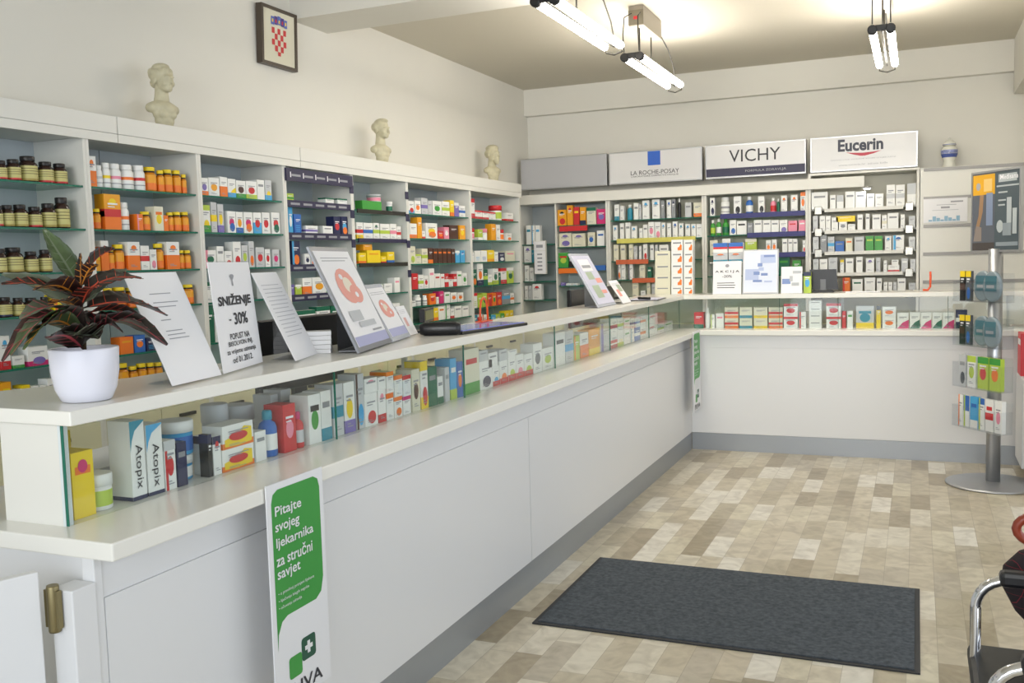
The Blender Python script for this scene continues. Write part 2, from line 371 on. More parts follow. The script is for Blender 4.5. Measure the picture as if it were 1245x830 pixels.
# back row
BY = 8.40
bcols = [(-3.48, -2.60, 'blank grey sign'), (-2.60, -1.72, 'sign with a blue square'), (-1.72, -.845, 'sign with a navy band'), (-.845, .015, 'sign with a red swoosh')]
bz = {0: [1.83, 1.63, 1.44, 1.27, 1.025], 1: [1.855, 1.675, 1.485, 1.315, 1.15], 2: [1.856, 1.685, 1.51, 1.33, 1.15], 3: [1.873, 1.691, 1.515, 1.338, 1.167]}
bca = []
for i, (x0, x1, nm) in enumerate(bcols):
    cb = empty('wall_cabinet', ((x0 + x1) / 2, BY + .15, 0), 'cream open shelf cabinet in the back row below the ' + nm, 'cabinet'); bca.append(cb)
    def cp(o): o.parent = cb; o.location = -cb.location; return o
    topz = 2.035 if i < 3 else 2.15
    mb_ = mat('beige_back_panel', 'CFCBB8', .45) if i else m_back
    for xa in (x0 + .001, x1 - .021):
        bb = MB(); bb.box(xa, BY, 0, xa + .02, YB - .01, topz, m_cab); cp(bb.build('side_panel'))
    bb = MB(); bb.box(x0 + .021, YB - .03, .05, x1 - .021, YB - .012, topz, mb_); cp(bb.build('back_panel'))
    bb = MB(); bb.box(x0 + .001, BY + .01, topz + .001, x1 - .001, YB - .01, topz + .02, m_cab); cp(bb.build('top_panel'))
    bb = MB(); bb.box(x0 + .022, BY + .01, .02, x1 - .022, YB - .04, .9, m_cream); cp(bb.build('base_unit'))
    if i == 0:
        bb = MB(); bb.box(-3.115, BY, .9, -3.10, YB - .031, 2.034, m_cab); cp(bb.build('divider'))
        for z in (1.665, 1.495, 1.316, 1.14): glass_shelf(cb, x0 + .022, BY + .015, -3.116, YB - .031, z, 'y')
        for z in bz[0]: glass_shelf(cb, -3.099, BY + .015, x1 - .022, YB - .031, z, 'y')
        for (xa, xb, z, k) in ((-3.07, -2.80, 1.80, 'r'), (-3.09, -2.90, 1.41, 'o'), (-2.86, -2.63, 1.43, 'b')):
            bb = MB(); bb.box(xa, BY - .002, z - .025, xb, BY + .010, z + .022, pm(k)); cp(bb.build('shelf_strip'))
    elif i == 3:
        for z in bz[3]:
            bb = MB(); bb.box(x0 + .13, BY + .012, z - .028, x1 - .12, BY + .30, z, m_cab); bb.box(x0 + .022, BY + .05, z - .012, x1 - .022, BY + .30, z - .001, m_cab); cp(bb.build('white_shelf'))
            for xa in (x0 + .05, x1 - .105):
                bb = MB(); bb.box(xa, BY + .012, z - .045, xa + .06, BY + .045, z + .02, mat('bracket_grey', '8E8C84', .25, metal=.6), .004); cp(bb.build('shelf_bracket'))
    else:
        for z in bz[i]: glass_shelf(cb, x0 + .022, BY + .015, x1 - .022, YB - .031, z, 'y')
        ss = ((-2.52, -1.80, 1.675, 'l'), (-2.53, -2.23, 1.485, 'o'), (-2.38, -2.05, 1.315, 'o')) if i == 1 else \
             ((-1.58, -.87, 1.856, 'B'), (-1.35, -.87, 1.685, 'B'), (-1.10, -.87, 1.51, 'B'))
        for xa, xb, z, k in ss:
            m = {'l': mat('strip_yellow', 'D2CB62', .5), 'o': mat('strip_orange', 'D0653C', .5), 'B': mat('strip_navy', '2A2C6E', .45)}[k]
            bb = MB(); bb.box(xa, BY, z - .03, xb, BY + .012, z + .012, m); cp(bb.build('shelf_strip'))
bb = MB(); bb.box(-3.485, BY - .03, 2.037, -.40, BY - .001, 2.125, m_cab, .003); tag(bb.build('cornice_board'), 'white cornice board below the illuminated brand signs on the back row', 'cornice')
bb = MB(); bb.box(-.39, BY - .012, 2.151, .015, BY - .001, 2.165, m_cab); tag(bb.build('cornice_board'), 'thin cream trim board right of the white cornice on the back row', 'cornice')
# small downlight under the cornice
d = empty('downlight', (-.38, BY - .016, 2.032), 'small bright round downlight under the right end of the back cornice', 'light')
bb = MB(); bb.lathe([(.035, -.012), (.04, 0), (.04, .004)], m_chrome, 16); bb.build('ring', d)
bb = MB(); bb.lathe([(.028, -.014), (.02, -.018)], mat('led', 'F4F8FF', .5, emit=25), 12); bb.build('bulb', d)

# slat wall on the right of the back row
sw = empty('slat_wall', (.44, BY + .1, 0), 'plain white slat wall panel with grey metal rails right of the shelves', 'wall panel')
bb = MB(); bb.box(.02, BY, 0, XR - .003, BY + .03, 2.16, m_cab); bb.box(.02, BY + .03, 0, .04, YB - .01, 2.16, m_cab); bb.box(.04, BY + .031, 2.14, XR - .003, YB - .01, 2.16, m_cab); o = bb.build('board', sw); o.location = -sw.location
for z in (2.145, 1.918, 1.696, 1.474, 1.25):
    bb = MB(); bb.box(.045, BY - .010, z - .012, XR - .005, BY - .0005, z + .012, mat('rail_grey', '9A9896', .4)); o = bb.build('rail', sw); o.location = -sw.location

# lightbox signs
def sign(x0, x1, label):
    s = empty('lightbox_sign', ((x0 + x1) / 2, BY + .06, 2.175), label, 'sign', 'signs above the back row')
    w = x1 - x0 - .012
    bb = MB(); bb.box(-w / 2, -.045, 0, w / 2, .05, .29, m_alu, .003); bb.build('frame', s)
    bb = MB(); bb.box(-w / 2 + .012, -.048, .012, w / 2 - .012, -.0455, .278, m_sign); f = bb.build('sign_face', s)
    return s, f, w
m_sign = mat('sign_face_white', 'D9D9DA', .25)
s, f, w = sign(-3.46, -2.60, 'blank grey sign panel at the left end of the back row'); f.data.materials[0] = mat('sign_face_grey', 'B3B4B8', .3)
s, f, w = sign(-2.592, -1.73, 'white sign with a blue square above two lines of lettering')
bb = MB(); bb.box(-.06, -.0495, .155, .055, -.0482, .278, mat('sign_blue', '2A5FC0', .4)); bb.build('blue_square', s)
text('lettering', 'LA ROCHE-POSAY', m_ink, .038, s, (0, -.0494, .095), width=.44)
text('lettering', 'LABORATOIRE DERMATOLOGIQUE', m_ink, .015, s, (0, -.0494, .062), width=.43)
s, f, w = sign(-1.714, -.856, 'white sign with tall thin black lettering over a navy band')
text('lettering', 'VICHY', m_ink, .105, s, (0, -.0494, .185), width=.43)
bb = MB(); bb.box(-.415, -.0495, .016, .415, -.0482, .085, navy); bb.build('navy_band', s)
text('lettering', 'FORMULA ZDRAVLJA', m_ink2, .025, s, (.09, -.0499, .05), width=.34)
s, f, w = sign(-.836, .008, 'white sign with bold dark lettering over a red swoosh')
text('lettering', 'Eucerin', mat('dark_blue_ink', '3A3D4C', .5), .10, s, (-.02, -.0494, .208), width=.35, bold=.035)
bb = MB(); bb.eps = 1; bb.prints([('p', [(.34, .52), (.41, .45), (.48, .40), (.52, .40), (.60, .45), (.67, .52), (.60, .50), (.5, .485), (.41, .50)], mat('swoosh_red', 'B3263A', .4))], .83, .29, -.0485, -.415); bb.build('red_swoosh', s)
text('lettering', 'NOVO LICE ZDRAVE KOŽE U LJEKARNI', m_ink2, .013, s, (0, -.0494, .093), width=.5)
text('lettering', 'www.eucerin.hr  zdrava koža', m_ink2, .013, s, (0, -.0494, .05), width=.38)

# ------------------------------------------------------------------ products
STY = {}
BD = dict(b='base band', B='lower half', t='top band', T='upper half', d='round emblem', e='low emblem', h='upper emblem', l='print lines', L='lettering',
          s='side stripe', q='slanted corner', m='middle band', Q='curved top corner', j='thin base band', W='wavy patch', c='corner swirl', f='face')
def style_prints(s):
    P = []
    for tok in s.split(','):
        if len(tok) < 2: continue
        k, m = tok[0], pm(tok[1])
        P += {'b': [(0, 0, 1, .25, m)], 'B': [(0, 0, 1, .52, m)], 't': [(0, .8, 1, 1, m)], 'T': [(0, .5, 1, 1, m)],
              'd': [('d', .5, .48, .3, .2, m)], 'e': [('d', .55, .26, .32, .2, m)], 'h': [('d', .5, .78, .22, .1, m)],
              'l': [(.2, .42 - .09 * j, .8, .45 - .09 * j, m) for j in range(4)], 'L': [(.15, .66, .85, .78, m)],
              's': [(.06, 0, .28, 1, m)], 'q': [('p', [(0, 0), (1, 0), (1, .55), (.5, .38)], m)], 'm': [(0, .36, 1, .58, m)], 'Q': [('p', [(0, .62), (.12, .76), (.35, .88), (1, .985), (1, 1), (0, 1)], m)], 'j': [(0, 0, 1, .05, m)],
              'W': [('p', [(.06, .1), (.5, .06), (.94, .12), (.94, .75), (.7, .85), (.5, .6), (.2, .45), (.06, .4)], m)], 'c': [('p', [(.55, .08), (.9, .08), (.92, .5), (.8, .62), (.7, .4), (.55, .3)], m)], 'f': [(.08, .05, .92, .95, m)]}[k]
    return P
def label_of(kind, sty):
    base, _, pr = sty.partition(':')
    toks = [t for t in pr.split(',') if len(t) > 1]
    n = {'box': 'carton', 'jar': 'brown jar', 'amb': 'amber vitamin bottle', 'wb': 'white pill bottle', 'tub': 'cream tub', 'bot': 'bottle'}[kind]
    if kind in ('jar',): return 'brown glass jar with cream label'
    if kind in ('amb',): return 'amber bottle with yellow cap'
    t = CN[base] + ' ' + ('carton' if kind == 'box' else 'pill bottle' if kind == 'wb' else 'tub' if kind == 'tub' else 'bottle')
    if toks: t += ' with ' + CN[toks[0][1]] + ' ' + BD[toks[0][0]]
    return t
NAMES = dict(box='medicine_carton', jar='supplement_jar', amb='vitamin_bottle', wb='pill_bottle', tub='cream_tub', bot='lotion_bottle')
CATS = dict(box='box', jar='jar', amb='bottle', wb='bottle', tub='tub', bot='bottle')

def proto(kind, sty):
    """unit sized product, front towards -Y; returns list (mesh, name) with the body first"""
    key = (kind, sty)
    if key in STY: return STY[key]
    base, _, pr = sty.partition(':')
    out = []
    def fin(bb, nm):
        me = bpy.data.meshes.new(nm); bb.bm.to_mesh(me); bb.bm.free()
        for m in bb.mats: me.materials.append(m)
        out.append((me, nm))
    b = MB(); b.eps = 45.
    if kind == 'box':
        b.box(-.5, -.5, 0, .5, .5, 1, pm(base))
        P = style_prints(pr)
        if base in 'wcA' and not any(t[0] in 'lLT' for t in pr.split(',') if t) and 'Q' not in pr: P = P + [(.18, .70, .82, .745, m_ink2), (.18, .63, .6, .66, m_ink2), (.18, .17, .5, .19, m_ink2), (.18, .12, .7, .14, m_ink2)]
        elif 'L' not in pr and 'Q' not in pr and base not in 'wcA': P = P + [(.2, .70, .8, .75, m_paper), (.2, .63, .62, .655, m_paper)]
        b.prints(P, 1, 1, -.5, -.5)
        # a few of the same colours wrap on to the near side face
        for it in P:
            if it[0] not in ('d', 'p') and it[0] == 0 and it[2] == 1:
                x = -.5 - .0006; b.quad([(x, .5, it[1]), (x, -.5, it[1]), (x, -.5, it[3]), (x, .5, it[3])], it[4])
        fin(b, NAMES[kind])
    else:
        if kind == 'jar':
            b.lathe([(.46, 0), (.5, .03), (.5, .66), (.44, .74), (.34, .79), (.34, .82)], m_jar, 18)
            fin(b, 'supplement_jar')
            b = MB(); b.lathe([(.37, .80), (.38, .81), (.38, .97), (.36, .99)], m_jar2, 18); fin(b, 'cap')
            b = MB(); b.lathe([(.505, .13), (.505, .62)], m_lab, 18, caps=False); b.lathe([(.506, .05), (.506, .13)], {'r': pm('r'), '': m_lab2, 'B': pm('B')}[pr], 18, caps=False)
            for j in range(3): b.lathe([(.508, .50 - j * .1), (.508, .53 - j * .1)], m_labi, 18, caps=False)
            fin(b, 'label')
        elif kind == 'amb':
            b.lathe([(.46, 0), (.5, .03), (.5, .70), (.42, .75), (.38, .78)], m_amber, 18); fin(b, 'vitamin_bottle')
            b = MB(); b.lathe([(.40, .775), (.40, .84)], m_jar2, 18); b.lathe([(.42, .84), (.43, .85), (.43, .98), (.40, 1.)], pm('y'), 18); fin(b, 'cap')
            b = MB(); b.lathe([(.505, .34), (.505, .68)], pm('u'), 18, caps=False); b.lathe([(.505, .06), (.505, .34)], pm('o'), 18, caps=False); fin(b, 'label')
        elif kind == 'wb':
            b.lathe([(.46, 0), (.5, .03), (.5, .68), (.42, .77), (.36, .80)], pm(base), 18); fin(b, 'pill_bottle')
            b = MB(); b.lathe([(.41, .80), (.42, .81), (.42, .97), (.39, 1.)], pm('w'), 18); fin(b, 'cap')
            b = MB(); b.lathe([(.505, .18), (.505, .22)], m_ink2, 18, caps=False); b.lathe([(.505, .38), (.505, .50)], pm(pr[1]) if pr else m_ink2, 18, caps=False); fin(b, 'label')
        elif kind == 'tub':
            b.lathe([(.44, 0), (.47, .03), (.47, .66)], pm(base), 20); fin(b, 'cream_tub')
            b = MB(); b.lathe([(.5, .665), (.5, .97), (.47, 1.)], pm(pr[1]) if pr.startswith('t') else pm('w'), 20); fin(b, 'lid')
            if len(pr) > 3: b = MB(); b.lathe([(.475, .12), (.475, .55)], pm(pr[-1]), 20, caps=False); fin(b, 'label')
        else:
            b.lathe([(.46, 0), (.5, .03), (.5, .62), (.42, .72), (.22, .78), (.22, .80)], pm(base), 18); fin(b, 'lotion_bottle')
            b = MB(); b.lathe([(.27, .80), (.27, .96), (.22, 1.)], pm(pr[1]) if pr.startswith('t') else pm('w'), 14); fin(b, 'cap')
            if len(pr) > 3: b = MB(); b.lathe([(.505, .15), (.505, .5)], pm(pr[-1]), 18, caps=False); fin(b, 'label')
    STY[key] = out; return out
m_jar2 = mat('black_cap', '1E1A18', .4); m_lab = mat('cream_label', 'C9C27E', .5); m_lab2 = mat('label_gold', 'A8954A', .5); m_labi = mat('label_ink', '7C7444', .5)

def product(kind, sty, x, y, z, w, d, h, rz, label, group, name=None):
    parts = proto(kind, sty); root = None
    for me, nm in parts:
        o = bpy.data.objects.new(name if (name and root is None) else nm, me); COL.objects.link(o)
        if root is None:
            root = o; o.location = (x, y, z); o.scale = (w, d, h); o.rotation_euler = (0, 0, rz); tag(o, label, CATS[kind], group)
        else: o.parent = root
    return root

CR = dict(A=(0, 150, 4.611), B=(0, 310, 4.368), C=(100, 170, 4.884), D=(235, 190, 5.929), E=(340, 200, 4.15), F=(425, 210, 8.3), G=(488, 220, 4.611),
          H=(565, 225, 4.882), I=(630, 235, 5.533), J=(738, 225, 5.929), K=(855, 215, 5.724), L=(980, 210, 5.534), M=(840, 355, 3.663),
          N=(80, 490, 5.533), O=(230, 470, 6.385), P=(390, 430, 6.917), Q=(520, 400, 7.545), R=(660, 370, 6.553))
CNT = {}
def shelf(crop, face, plane, z, where, group, data, lo=None, hi=None, depth=.055, zmax=None, shname=''):
    ox, oy, sc = CR[crop]; items = []
    for row in data.replace('\n', ';').split(';'):
        t = row.split()
        if not t: continue
        x0, x1, yt = map(float, t[:3]); kind = t[3]; sty = t[4] if len(t) > 4 else 'w'; st = kind.endswith('^')
        items.append([x0, x1, yt, kind.rstrip('^'), sty, st])
    done = []; 
    for x0, x1, yt, kind, sty, st in items:
        pm_ = ((x0 + x1) / 2 / sc + ox, yt / sc + oy)
        p0 = on(face, x0 / sc + ox, oy + yt / sc, plane); p1 = on(face, x1 / sc + ox, oy + yt / sc, plane); pt = on(face, *pm_, plane)
        ax = 1 - face; u0, u1 = sorted((p0[ax], p1[ax])); u0 += .0015; u1 -= .0015
        if lo is not None: u0 = max(u0, lo)
        if hi is not None: u1 = min(u1, hi)
        zb = z
        if st:
            for D in done:
                if D[0] < (u0 + u1) / 2 < D[1]: zb = max(zb, D[2])
            zb += .0005
        else:
            for D in done:
                if not D[3] and D[1] > u0 - .001 and D[0] < u0 + .01: u0 = D[1] + .0015
        h = pt.z - zb
        if zmax: h = min(h, zmax - zb - .004)
        if u1 - u0 < .006 or h < .012: continue
        w = u1 - u0; uc = (u0 + u1) / 2; d = min(depth, .16)
        if kind != 'box':
            cs = abs(plane) / math.hypot(plane, uc) if face == 0 else .97
            w = min(w, max(.02, w * (cs * 1.38 if face == 0 else 1))); d = w
        done.append((uc - w / 2, uc + w / 2, zb + h, st))
        off = d / 2 + .006
        if kind != 'box' and d > .12: off = .066
        pos = (plane - off, uc, zb) if face == 0 else (uc, plane + off, zb)
        key = where; CNT[key] = CNT.get(key, 0) + 1; n = CNT[key]
        on_ = ['first', 'second', 'third', 'fourth', 'fifth', 'sixth', 'seventh', 'eighth', 'ninth', 'tenth', 'eleventh', 'twelfth', 'thirteenth', 'fourteenth',
               'fifteenth', 'sixteenth', 'seventeenth', 'eighteenth', 'nineteenth', 'twentieth'] + ['%d%s' % (q, {1: 'st', 2: 'nd', 3: 'rd'}.get(q % 10, 'th')) for q in range(21, 90)]
        product(kind, sty, *pos, w, d, h, PI / 2 if face == 0 else 0, '%s, %s %s' % (label_of(kind, sty), on_[n - 1], where), group,
                name=(('cosmetics_carton' if 'sign' in where else 'supplement_carton' if 'left-wall' in where else 'medicine_carton') if kind == 'box' else None))

def left(i, n, crop, data, zt=None):
    z = bayz.get(i, LZ)[n]; y0, y1 = bays[i]
    sh = ['top', 'second', 'third', 'fourth', 'fifth', 'sixth', 'lowest'][n]
    up_ = ([2.07] + bayz.get(i, LZ))[n]
    shelf(crop, 0, LX - .018, z + .0005, 'on %s shelf, %s left-wall cabinet' % (sh, ordn[i]), 'packs on the %s shelf of the %s left wall cabinet' % (sh, ordn[i]),
          data, y0 + .018, y1 - .018, zmax=up_ - .008)
left(0, 0, 'A', '0 60 205 jar :r;68 140 198 jar :r;148 238 180 jar;250 325 212 jar :r;330 400 222 jar :r')
left(0, 1, 'A', '0 28 460 jar :r;35 100 455 jar;105 180 452 jar;188 258 465 jar :r;265 338 445 jar;340 412 412 jar')
left(0, 2, 'A', '0 55 700 jar;65 158 692 jar;168 238 715 jar;248 312 705 jar')
left(0, 3, 'B', '20 85 222 jar :B;92 150 225 jar;160 225 225 jar;235 280 220 jar;290 350 210 box y:so')
left(0, 4, 'B', '0 55 430 box w:br,hs;70 135 535 box w:bg;150 258 485 box w:bm,ev')
left(0, 5, 'B', '8 65 675 box u:Ly;75 120 712 box w:bo;122 166 690 box y:qG;170 212 695 box w:bp;215 252 692 box w:bl;256 300 655 box w:mo')
left(1, 0, 'C', '30 85 95 box w:Bo,ho;95 135 150 wb w:dA;138 182 135 wb w:dy;186 252 140 wb w:dp;256 328 146 wb w:do;330 394 150 wb w:dr;397 462 160 amb u;463 500 180 amb u;503 555 175 amb u;558 603 180 amb u;604 632 205 amb u')
left(1, 1, 'C', '48 80 408 amb u;82 125 408 amb u;130 230 322 box u:Bo,mr,hy;236 298 370 wb w:do;328 366 440 box o:sp;372 422 425 amb u;430 485 395 box c:dy,Lo;488 516 448 box o;520 556 430 amb u;558 606 427 amb u;608 650 427 amb u')
left(1, 2, 'C', '70 110 650 box y:Bu;112 160 598 box o:tw;165 205 640 amb u;210 268 620 amb u;272 345 605 box w:Bo,ho;350 402 628 box w:mr;405 446 650 box w:ep;450 500 615 amb u;504 580 605 box w:Bo,ho;585 620 655 amb u;622 662 655 amb u')
left(1, 3, 'B', '370 448 170 box w:mo,ho;452 552 175 box w:ho;560 625 175 amb u;630 690 170 amb u;700 760 172 amb u;1000 1046 155 amb u')
left(1, 4, 'B', '640 712 435 box o:Lu;716 775 425 box b:do;780 830 440 box B:ls;840 890 440 box o')
left(1, 5, 'B', '645 702 575 amb u;705 747 590 amb u;750 796 575 amb u;798 838 572 amb u;840 880 570 amb u')
left(2, 0, 'D', '55 112 155 box w:bo,dv;114 192 155 box w:du;196 250 148 box w:Bo;252 310 162 box w:qy,bs;312 382 175 box w:bg,dn;384 462 180 box w:bl,dr;464 517 170 box w:La;520 568 172 box A:ey,bs')
left(2, 1, 'D', '62 125 350 box w:tl,ey,bg;130 172 330 box A:my;178 222 345 box A:dy,bv;250 310 395 box w:dm,eb;312 362 400 box w:du,bb;368 432 402 box w:dm,eo;436 495 405 box w:Bs,dr;499 556 405 box w:dr;568 628 405 box w:dr,eG')
left(2, 2, 'D', '85 170 675 box w:sp,dG;174 225 648 box w:La;230 285 682 box w:by,er;290 348 615 box w:er;352 398 640 box A:dl;402 442 612 box A:eo;455 516 655 box A:dr;522 560 668 box w:dr;575 625 672 box A:dm')
left(2, 3, 'D', '90 150 905 box w:tG;155 210 915 box w:dr;520 560 900 box w:tG;580 630 910 box w:bg')
left(2, 4, 'D', '95 150 1075 box G;155 220 1090 box w:dr,tG;225 290 1090 box w:bG')
left(3, 0, 'E', '38 75 145 box l:mg;235 278 168 box w:tG;296 345 172 box w:tG')
left(3, 1, 'E', '45 68 215 box s:dw;75 112 250 box b:ls;135 196 308 box w:mv;222 272 310 box w:La;275 310 262 box B:dr;313 346 262 box B:ds,eo')
left(3, 2, 'E', '62 106 385 box B:eo,ss;130 158 450 box w:dB;160 182 445 box A:eo;186 216 447 box B:mw')
left(3, 3, 'E', '58 78 605 box v;82 115 605 box l:tw;118 165 572 box w:Bo;168 237 568 box w:du;240 285 590 box w:er,bg')
left(3, 4, 'E', '90 185 735 box w:tG;190 258 715 box w:tG,el;262 297 712 box G:dl;300 325 712 box G')
left(4, 0, 'F', '135 330 285 box g:Lg;408 460 290 tub w:tw,dG;258 370 215 tub^ w:tA,dp')
left(4, 1, 'F', '75 142 500 box w:mr,by;146 240 505 box w:mb;245 305 505 box w:ml,hG;315 412 515 box w:ml;415 480 515 box w:mp;483 525 540 box w:mr')
left(4, 2, 'E', '400 440 445 box y:bo;444 512 432 box y:Lu;515 542 462 box y:br;546 582 440 box y:bb;425 470 402 box^ u')
left(4, 3, 'E', '468 525 608 box w:La;530 572 600 box w;582 610 570 box w:Lp')
left(4, 4, 'E', '500 550 700 box w:tG;560 610 700 box w:er')
left(5, 0, 'G', '42 75 112 box w:bs,er;78 112 110 box w:do;115 150 95 box A:mv;152 174 110 box A;178 229 112 box w:dg;231 273 115 box w:ml;276 298 108 box y:bo;300 325 122 box v:tw;328 361 138 box w:mb')
left(5, 1, 'G', '50 90 238 box w:bo;92 117 203 box u;119 137 280 box w:br;140 204 236 box w:dy,eo;207 240 280 box r:do;242 271 258 box p:dw;273 321 248 box n;328 361 248 box u:dy')
left(5, 2, 'G', '48 82 365 box c:el;84 115 410 box c:tl;118 151 378 box c:ml;155 180 375 box n:bo;182 206 377 box n:Lo;208 232 378 box n:Lo;234 258 378 box n:Lo;260 282 378 box n:Lo;284 304 380 box n;306 331 390 box s:tw;334 359 388 box s:hb')
left(5, 3, 'G', '62 96 518 box r;100 128 525 box w:ml;130 155 530 box w:dr;158 188 490 box w:Lp;190 221 518 box w:Lr;223 245 520 box w:Lr;247 268 518 box r:mw;270 293 540 box w:tr;295 314 520 box r:mw;316 342 505 box w:Lg;345 371 515 box w:dg')
left(5, 4, 'G', '55 85 672 box w:La;88 130 638 wb w:da;134 156 640 wb w:da;160 197 630 box o:dr;200 214 650 box w;216 241 618 box m;245 276 622 box w:Lg;280 315 625 box w:do;318 351 625 box w:do')
left(5, 5, 'G', '185 210 712 box y:bo;212 246 700 box w:Lo;248 276 690 box w:sg;280 300 715 box w:br;302 341 700 box w:La;345 381 700 box w:La')
left(6, 0, 'H', '38 62 80 box w:tr,br;66 108 150 box w:tr,br;110 146 155 box w:tr,br;148 187 160 box w:tr;190 249 120 tub w:tr,dl;251 291 165 box w:br')
left(6, 1, 'H', '38 79 255 tub w:tr,dp;82 110 262 box l:bw;112 156 258 tub w:tp,dw;160 188 230 box u;190 214 235 box w;217 250 262 tub w:tr,do;252 283 285 box w:eo')
left(6, 2, 'H', '38 60 400 box w:so;62 98 390 box w:ls;100 136 388 box w:lb;138 178 385 box y:bu;180 202 395 box w;205 241 400 box B:ew;246 301 390 box c:Lp')
left(6, 3, 'H', '48 75 500 box G:eo;78 112 465 box w:do,bB;115 140 500 box G:ml;142 166 530 box w:bl;170 203 495 box w:dG,bl;205 217 520 box G;219 251 492 box w:tr,br;255 293 490 box l:dG,tw')
left(6, 4, 'H', '50 78 640 box w:ll,tr;80 105 650 box l;108 136 640 box l:dG;138 165 650 box r:so;168 190 640 box o:dg;192 223 635 box r:eo;226 273 620 box a:ms;275 296 640 box w:mo')
left(6, 5, 'H', '55 80 770 box t;82 106 765 box r:tw;108 135 768 box w:so;138 160 765 box G;162 188 770 box s;190 216 765 box l;218 240 760 box g;242 268 745 box y:bG;270 292 742 box y')

def back(i, z, crop, data, where, lo=None, hi=None, plane=None, zmax=None):
    x0, x1, _ = bcols[i]
    nm = ['blank sign', 'blue-square sign', 'navy-band sign', 'red-swoosh sign'][i]
    shelf(crop, 1, plane or BY + .015, z + .0005, 'on %s, under %s' % (where, nm), 'packs on the %s under the %s' % (where, nm), data,
          lo if lo is not None else x0 + .024, hi if hi is not None else x1 - .024, depth=.06, zmax=zmax)
NS = ['top shelf', 'second shelf', 'third shelf', 'fourth shelf', 'fifth shelf']
for z, w_, d_, zm in ((1.665, 'narrow top shelf', '50 85 215 box w:Lt;88 110 215 box w:ss;112 145 215 box w:Ls', 2.03), (1.495, 'narrow second shelf', '10 33 340 box w;36 86 345 box w:hv;88 103 380 box t', 1.655),
                  (1.316, 'narrow third shelf', '12 35 490 box c;40 72 485 box w;75 102 500 box w', 1.485), (1.14, 'narrow fourth shelf', '10 40 620 box c;42 64 622 box w;66 90 622 box A;92 155 610 box w:hr', 1.306)):
    back(0, z, 'I', d_, w_, lo=-3.455, hi=-3.118, zmax=zm)
for n, (d_, zm) in enumerate((('135 165 115 box w;168 206 95 box w:dr;215 252 72 box w:dr,Lr;262 322 110 box u:hk,er;325 366 80 box u:hr;369 409 92 box r:Ly;412 453 92 box u:bB;458 521 95 box c:tG;525 600 105 box m:dv', 2.03),
               ('182 268 260 box c:La;272 356 268 box c:hv,ev;360 449 270 box c:hv;465 513 262 box c:db;527 579 250 box w:Lb', 1.82),
               ('182 216 415 bot B;219 259 420 bot B:tw,db;262 335 400 box g:dl,Lr;340 362 430 box k;365 400 450 box k:ls;405 440 455 box B', 1.62),
               ('180 202 605 box m;206 270 588 box r:Lk;285 316 600 box v;320 360 605 box w:ls;362 400 605 box w:ls;425 480 610 box o', 1.43),
               ('200 266 680 box g:dr,Lw', 1.26))):
    back(0, bz[0][n], 'I', d_, NS[n], lo=-3.095, zmax=zm)
for n, (d_, zm) in enumerate((('50 86 140 box w:bt;92 121 150 box w;138 179 140 bot t;190 226 130 box w:La;228 246 140 box A;252 303 110 box w:hs;322 379 95 box w:hs;385 413 110 box a;428 461 105 box w:hb;463 491 100 box a:hB;505 531 95 bot k;560 607 125 box A:La;622 693 125 box c:bo', 2.03),
               ('40 73 290 box w:hs;90 121 275 box w:La;130 166 270 box w:La;172 213 295 box w:hs;230 256 310 box w;258 291 285 box w:La;295 340 265 box w:dp;342 386 265 box w:ep;390 419 270 box w:hs;430 461 275 box w;470 508 262 box w:hb;515 549 275 box w:ht;562 599 280 box w:hs;605 640 280 box w:hs;642 690 280 box w', 1.84),
               ('45 81 430 box c;95 131 430 box c:La;155 186 425 box c;190 216 440 box A;228 246 440 box w;258 289 425 box w:er;308 336 430 box w:La;345 365 430 box A;375 441 430 box w:La,ea', 1.665),
               ('75 96 565 box w:sB,eo;100 131 570 box w;150 186 570 box w:sB;232 273 575 box c;290 319 590 box G:Lw', 1.475),
               ('180 226 705 box c;240 276 760 box w;285 311 700 box c;320 350 710 box A', 1.305))):
    back(1, bz[1][n], 'J', d_, NS[n], zmax=zm)
for n, (d_, zm) in enumerate((('45 79 145 box w:hB,eB;115 179 140 wb w;210 263 135 box w:ek;290 343 135 bot b:tw,dw;380 426 135 box w:ek;462 506 145 bot p:tw,dr;510 532 150 bot G;540 583 130 box w:ho;608 656 125 box w:ho;675 713 105 box w:to,do', 2.03),
               ('45 81 300 bot g:tw,dl;85 123 290 bot g:tw,dw;128 176 290 bot g:tg,dG;182 229 300 box w:eb;231 301 305 box w:Lk;305 346 320 box a;350 409 300 box w:La;412 469 300 box w:La;470 526 300 box w:La;529 586 300 box w:ev;590 653 305 box p:Lr;662 716 300 box p:Lw', 1.845),
               ('45 100 440 box c;130 190 430 box w;290 371 430 box l:tc;435 471 440 box w:do;475 511 435 box w:do;548 586 430 box w:La;590 622 430 box w:La;624 656 430 box w:La;690 720 440 box w:er', 1.675),
               ('520 601 555 box G:Lg;620 680 580 box g', 1.50))):
    back(2, bz[2][n], 'K', d_, NS[n], zmax=zm)
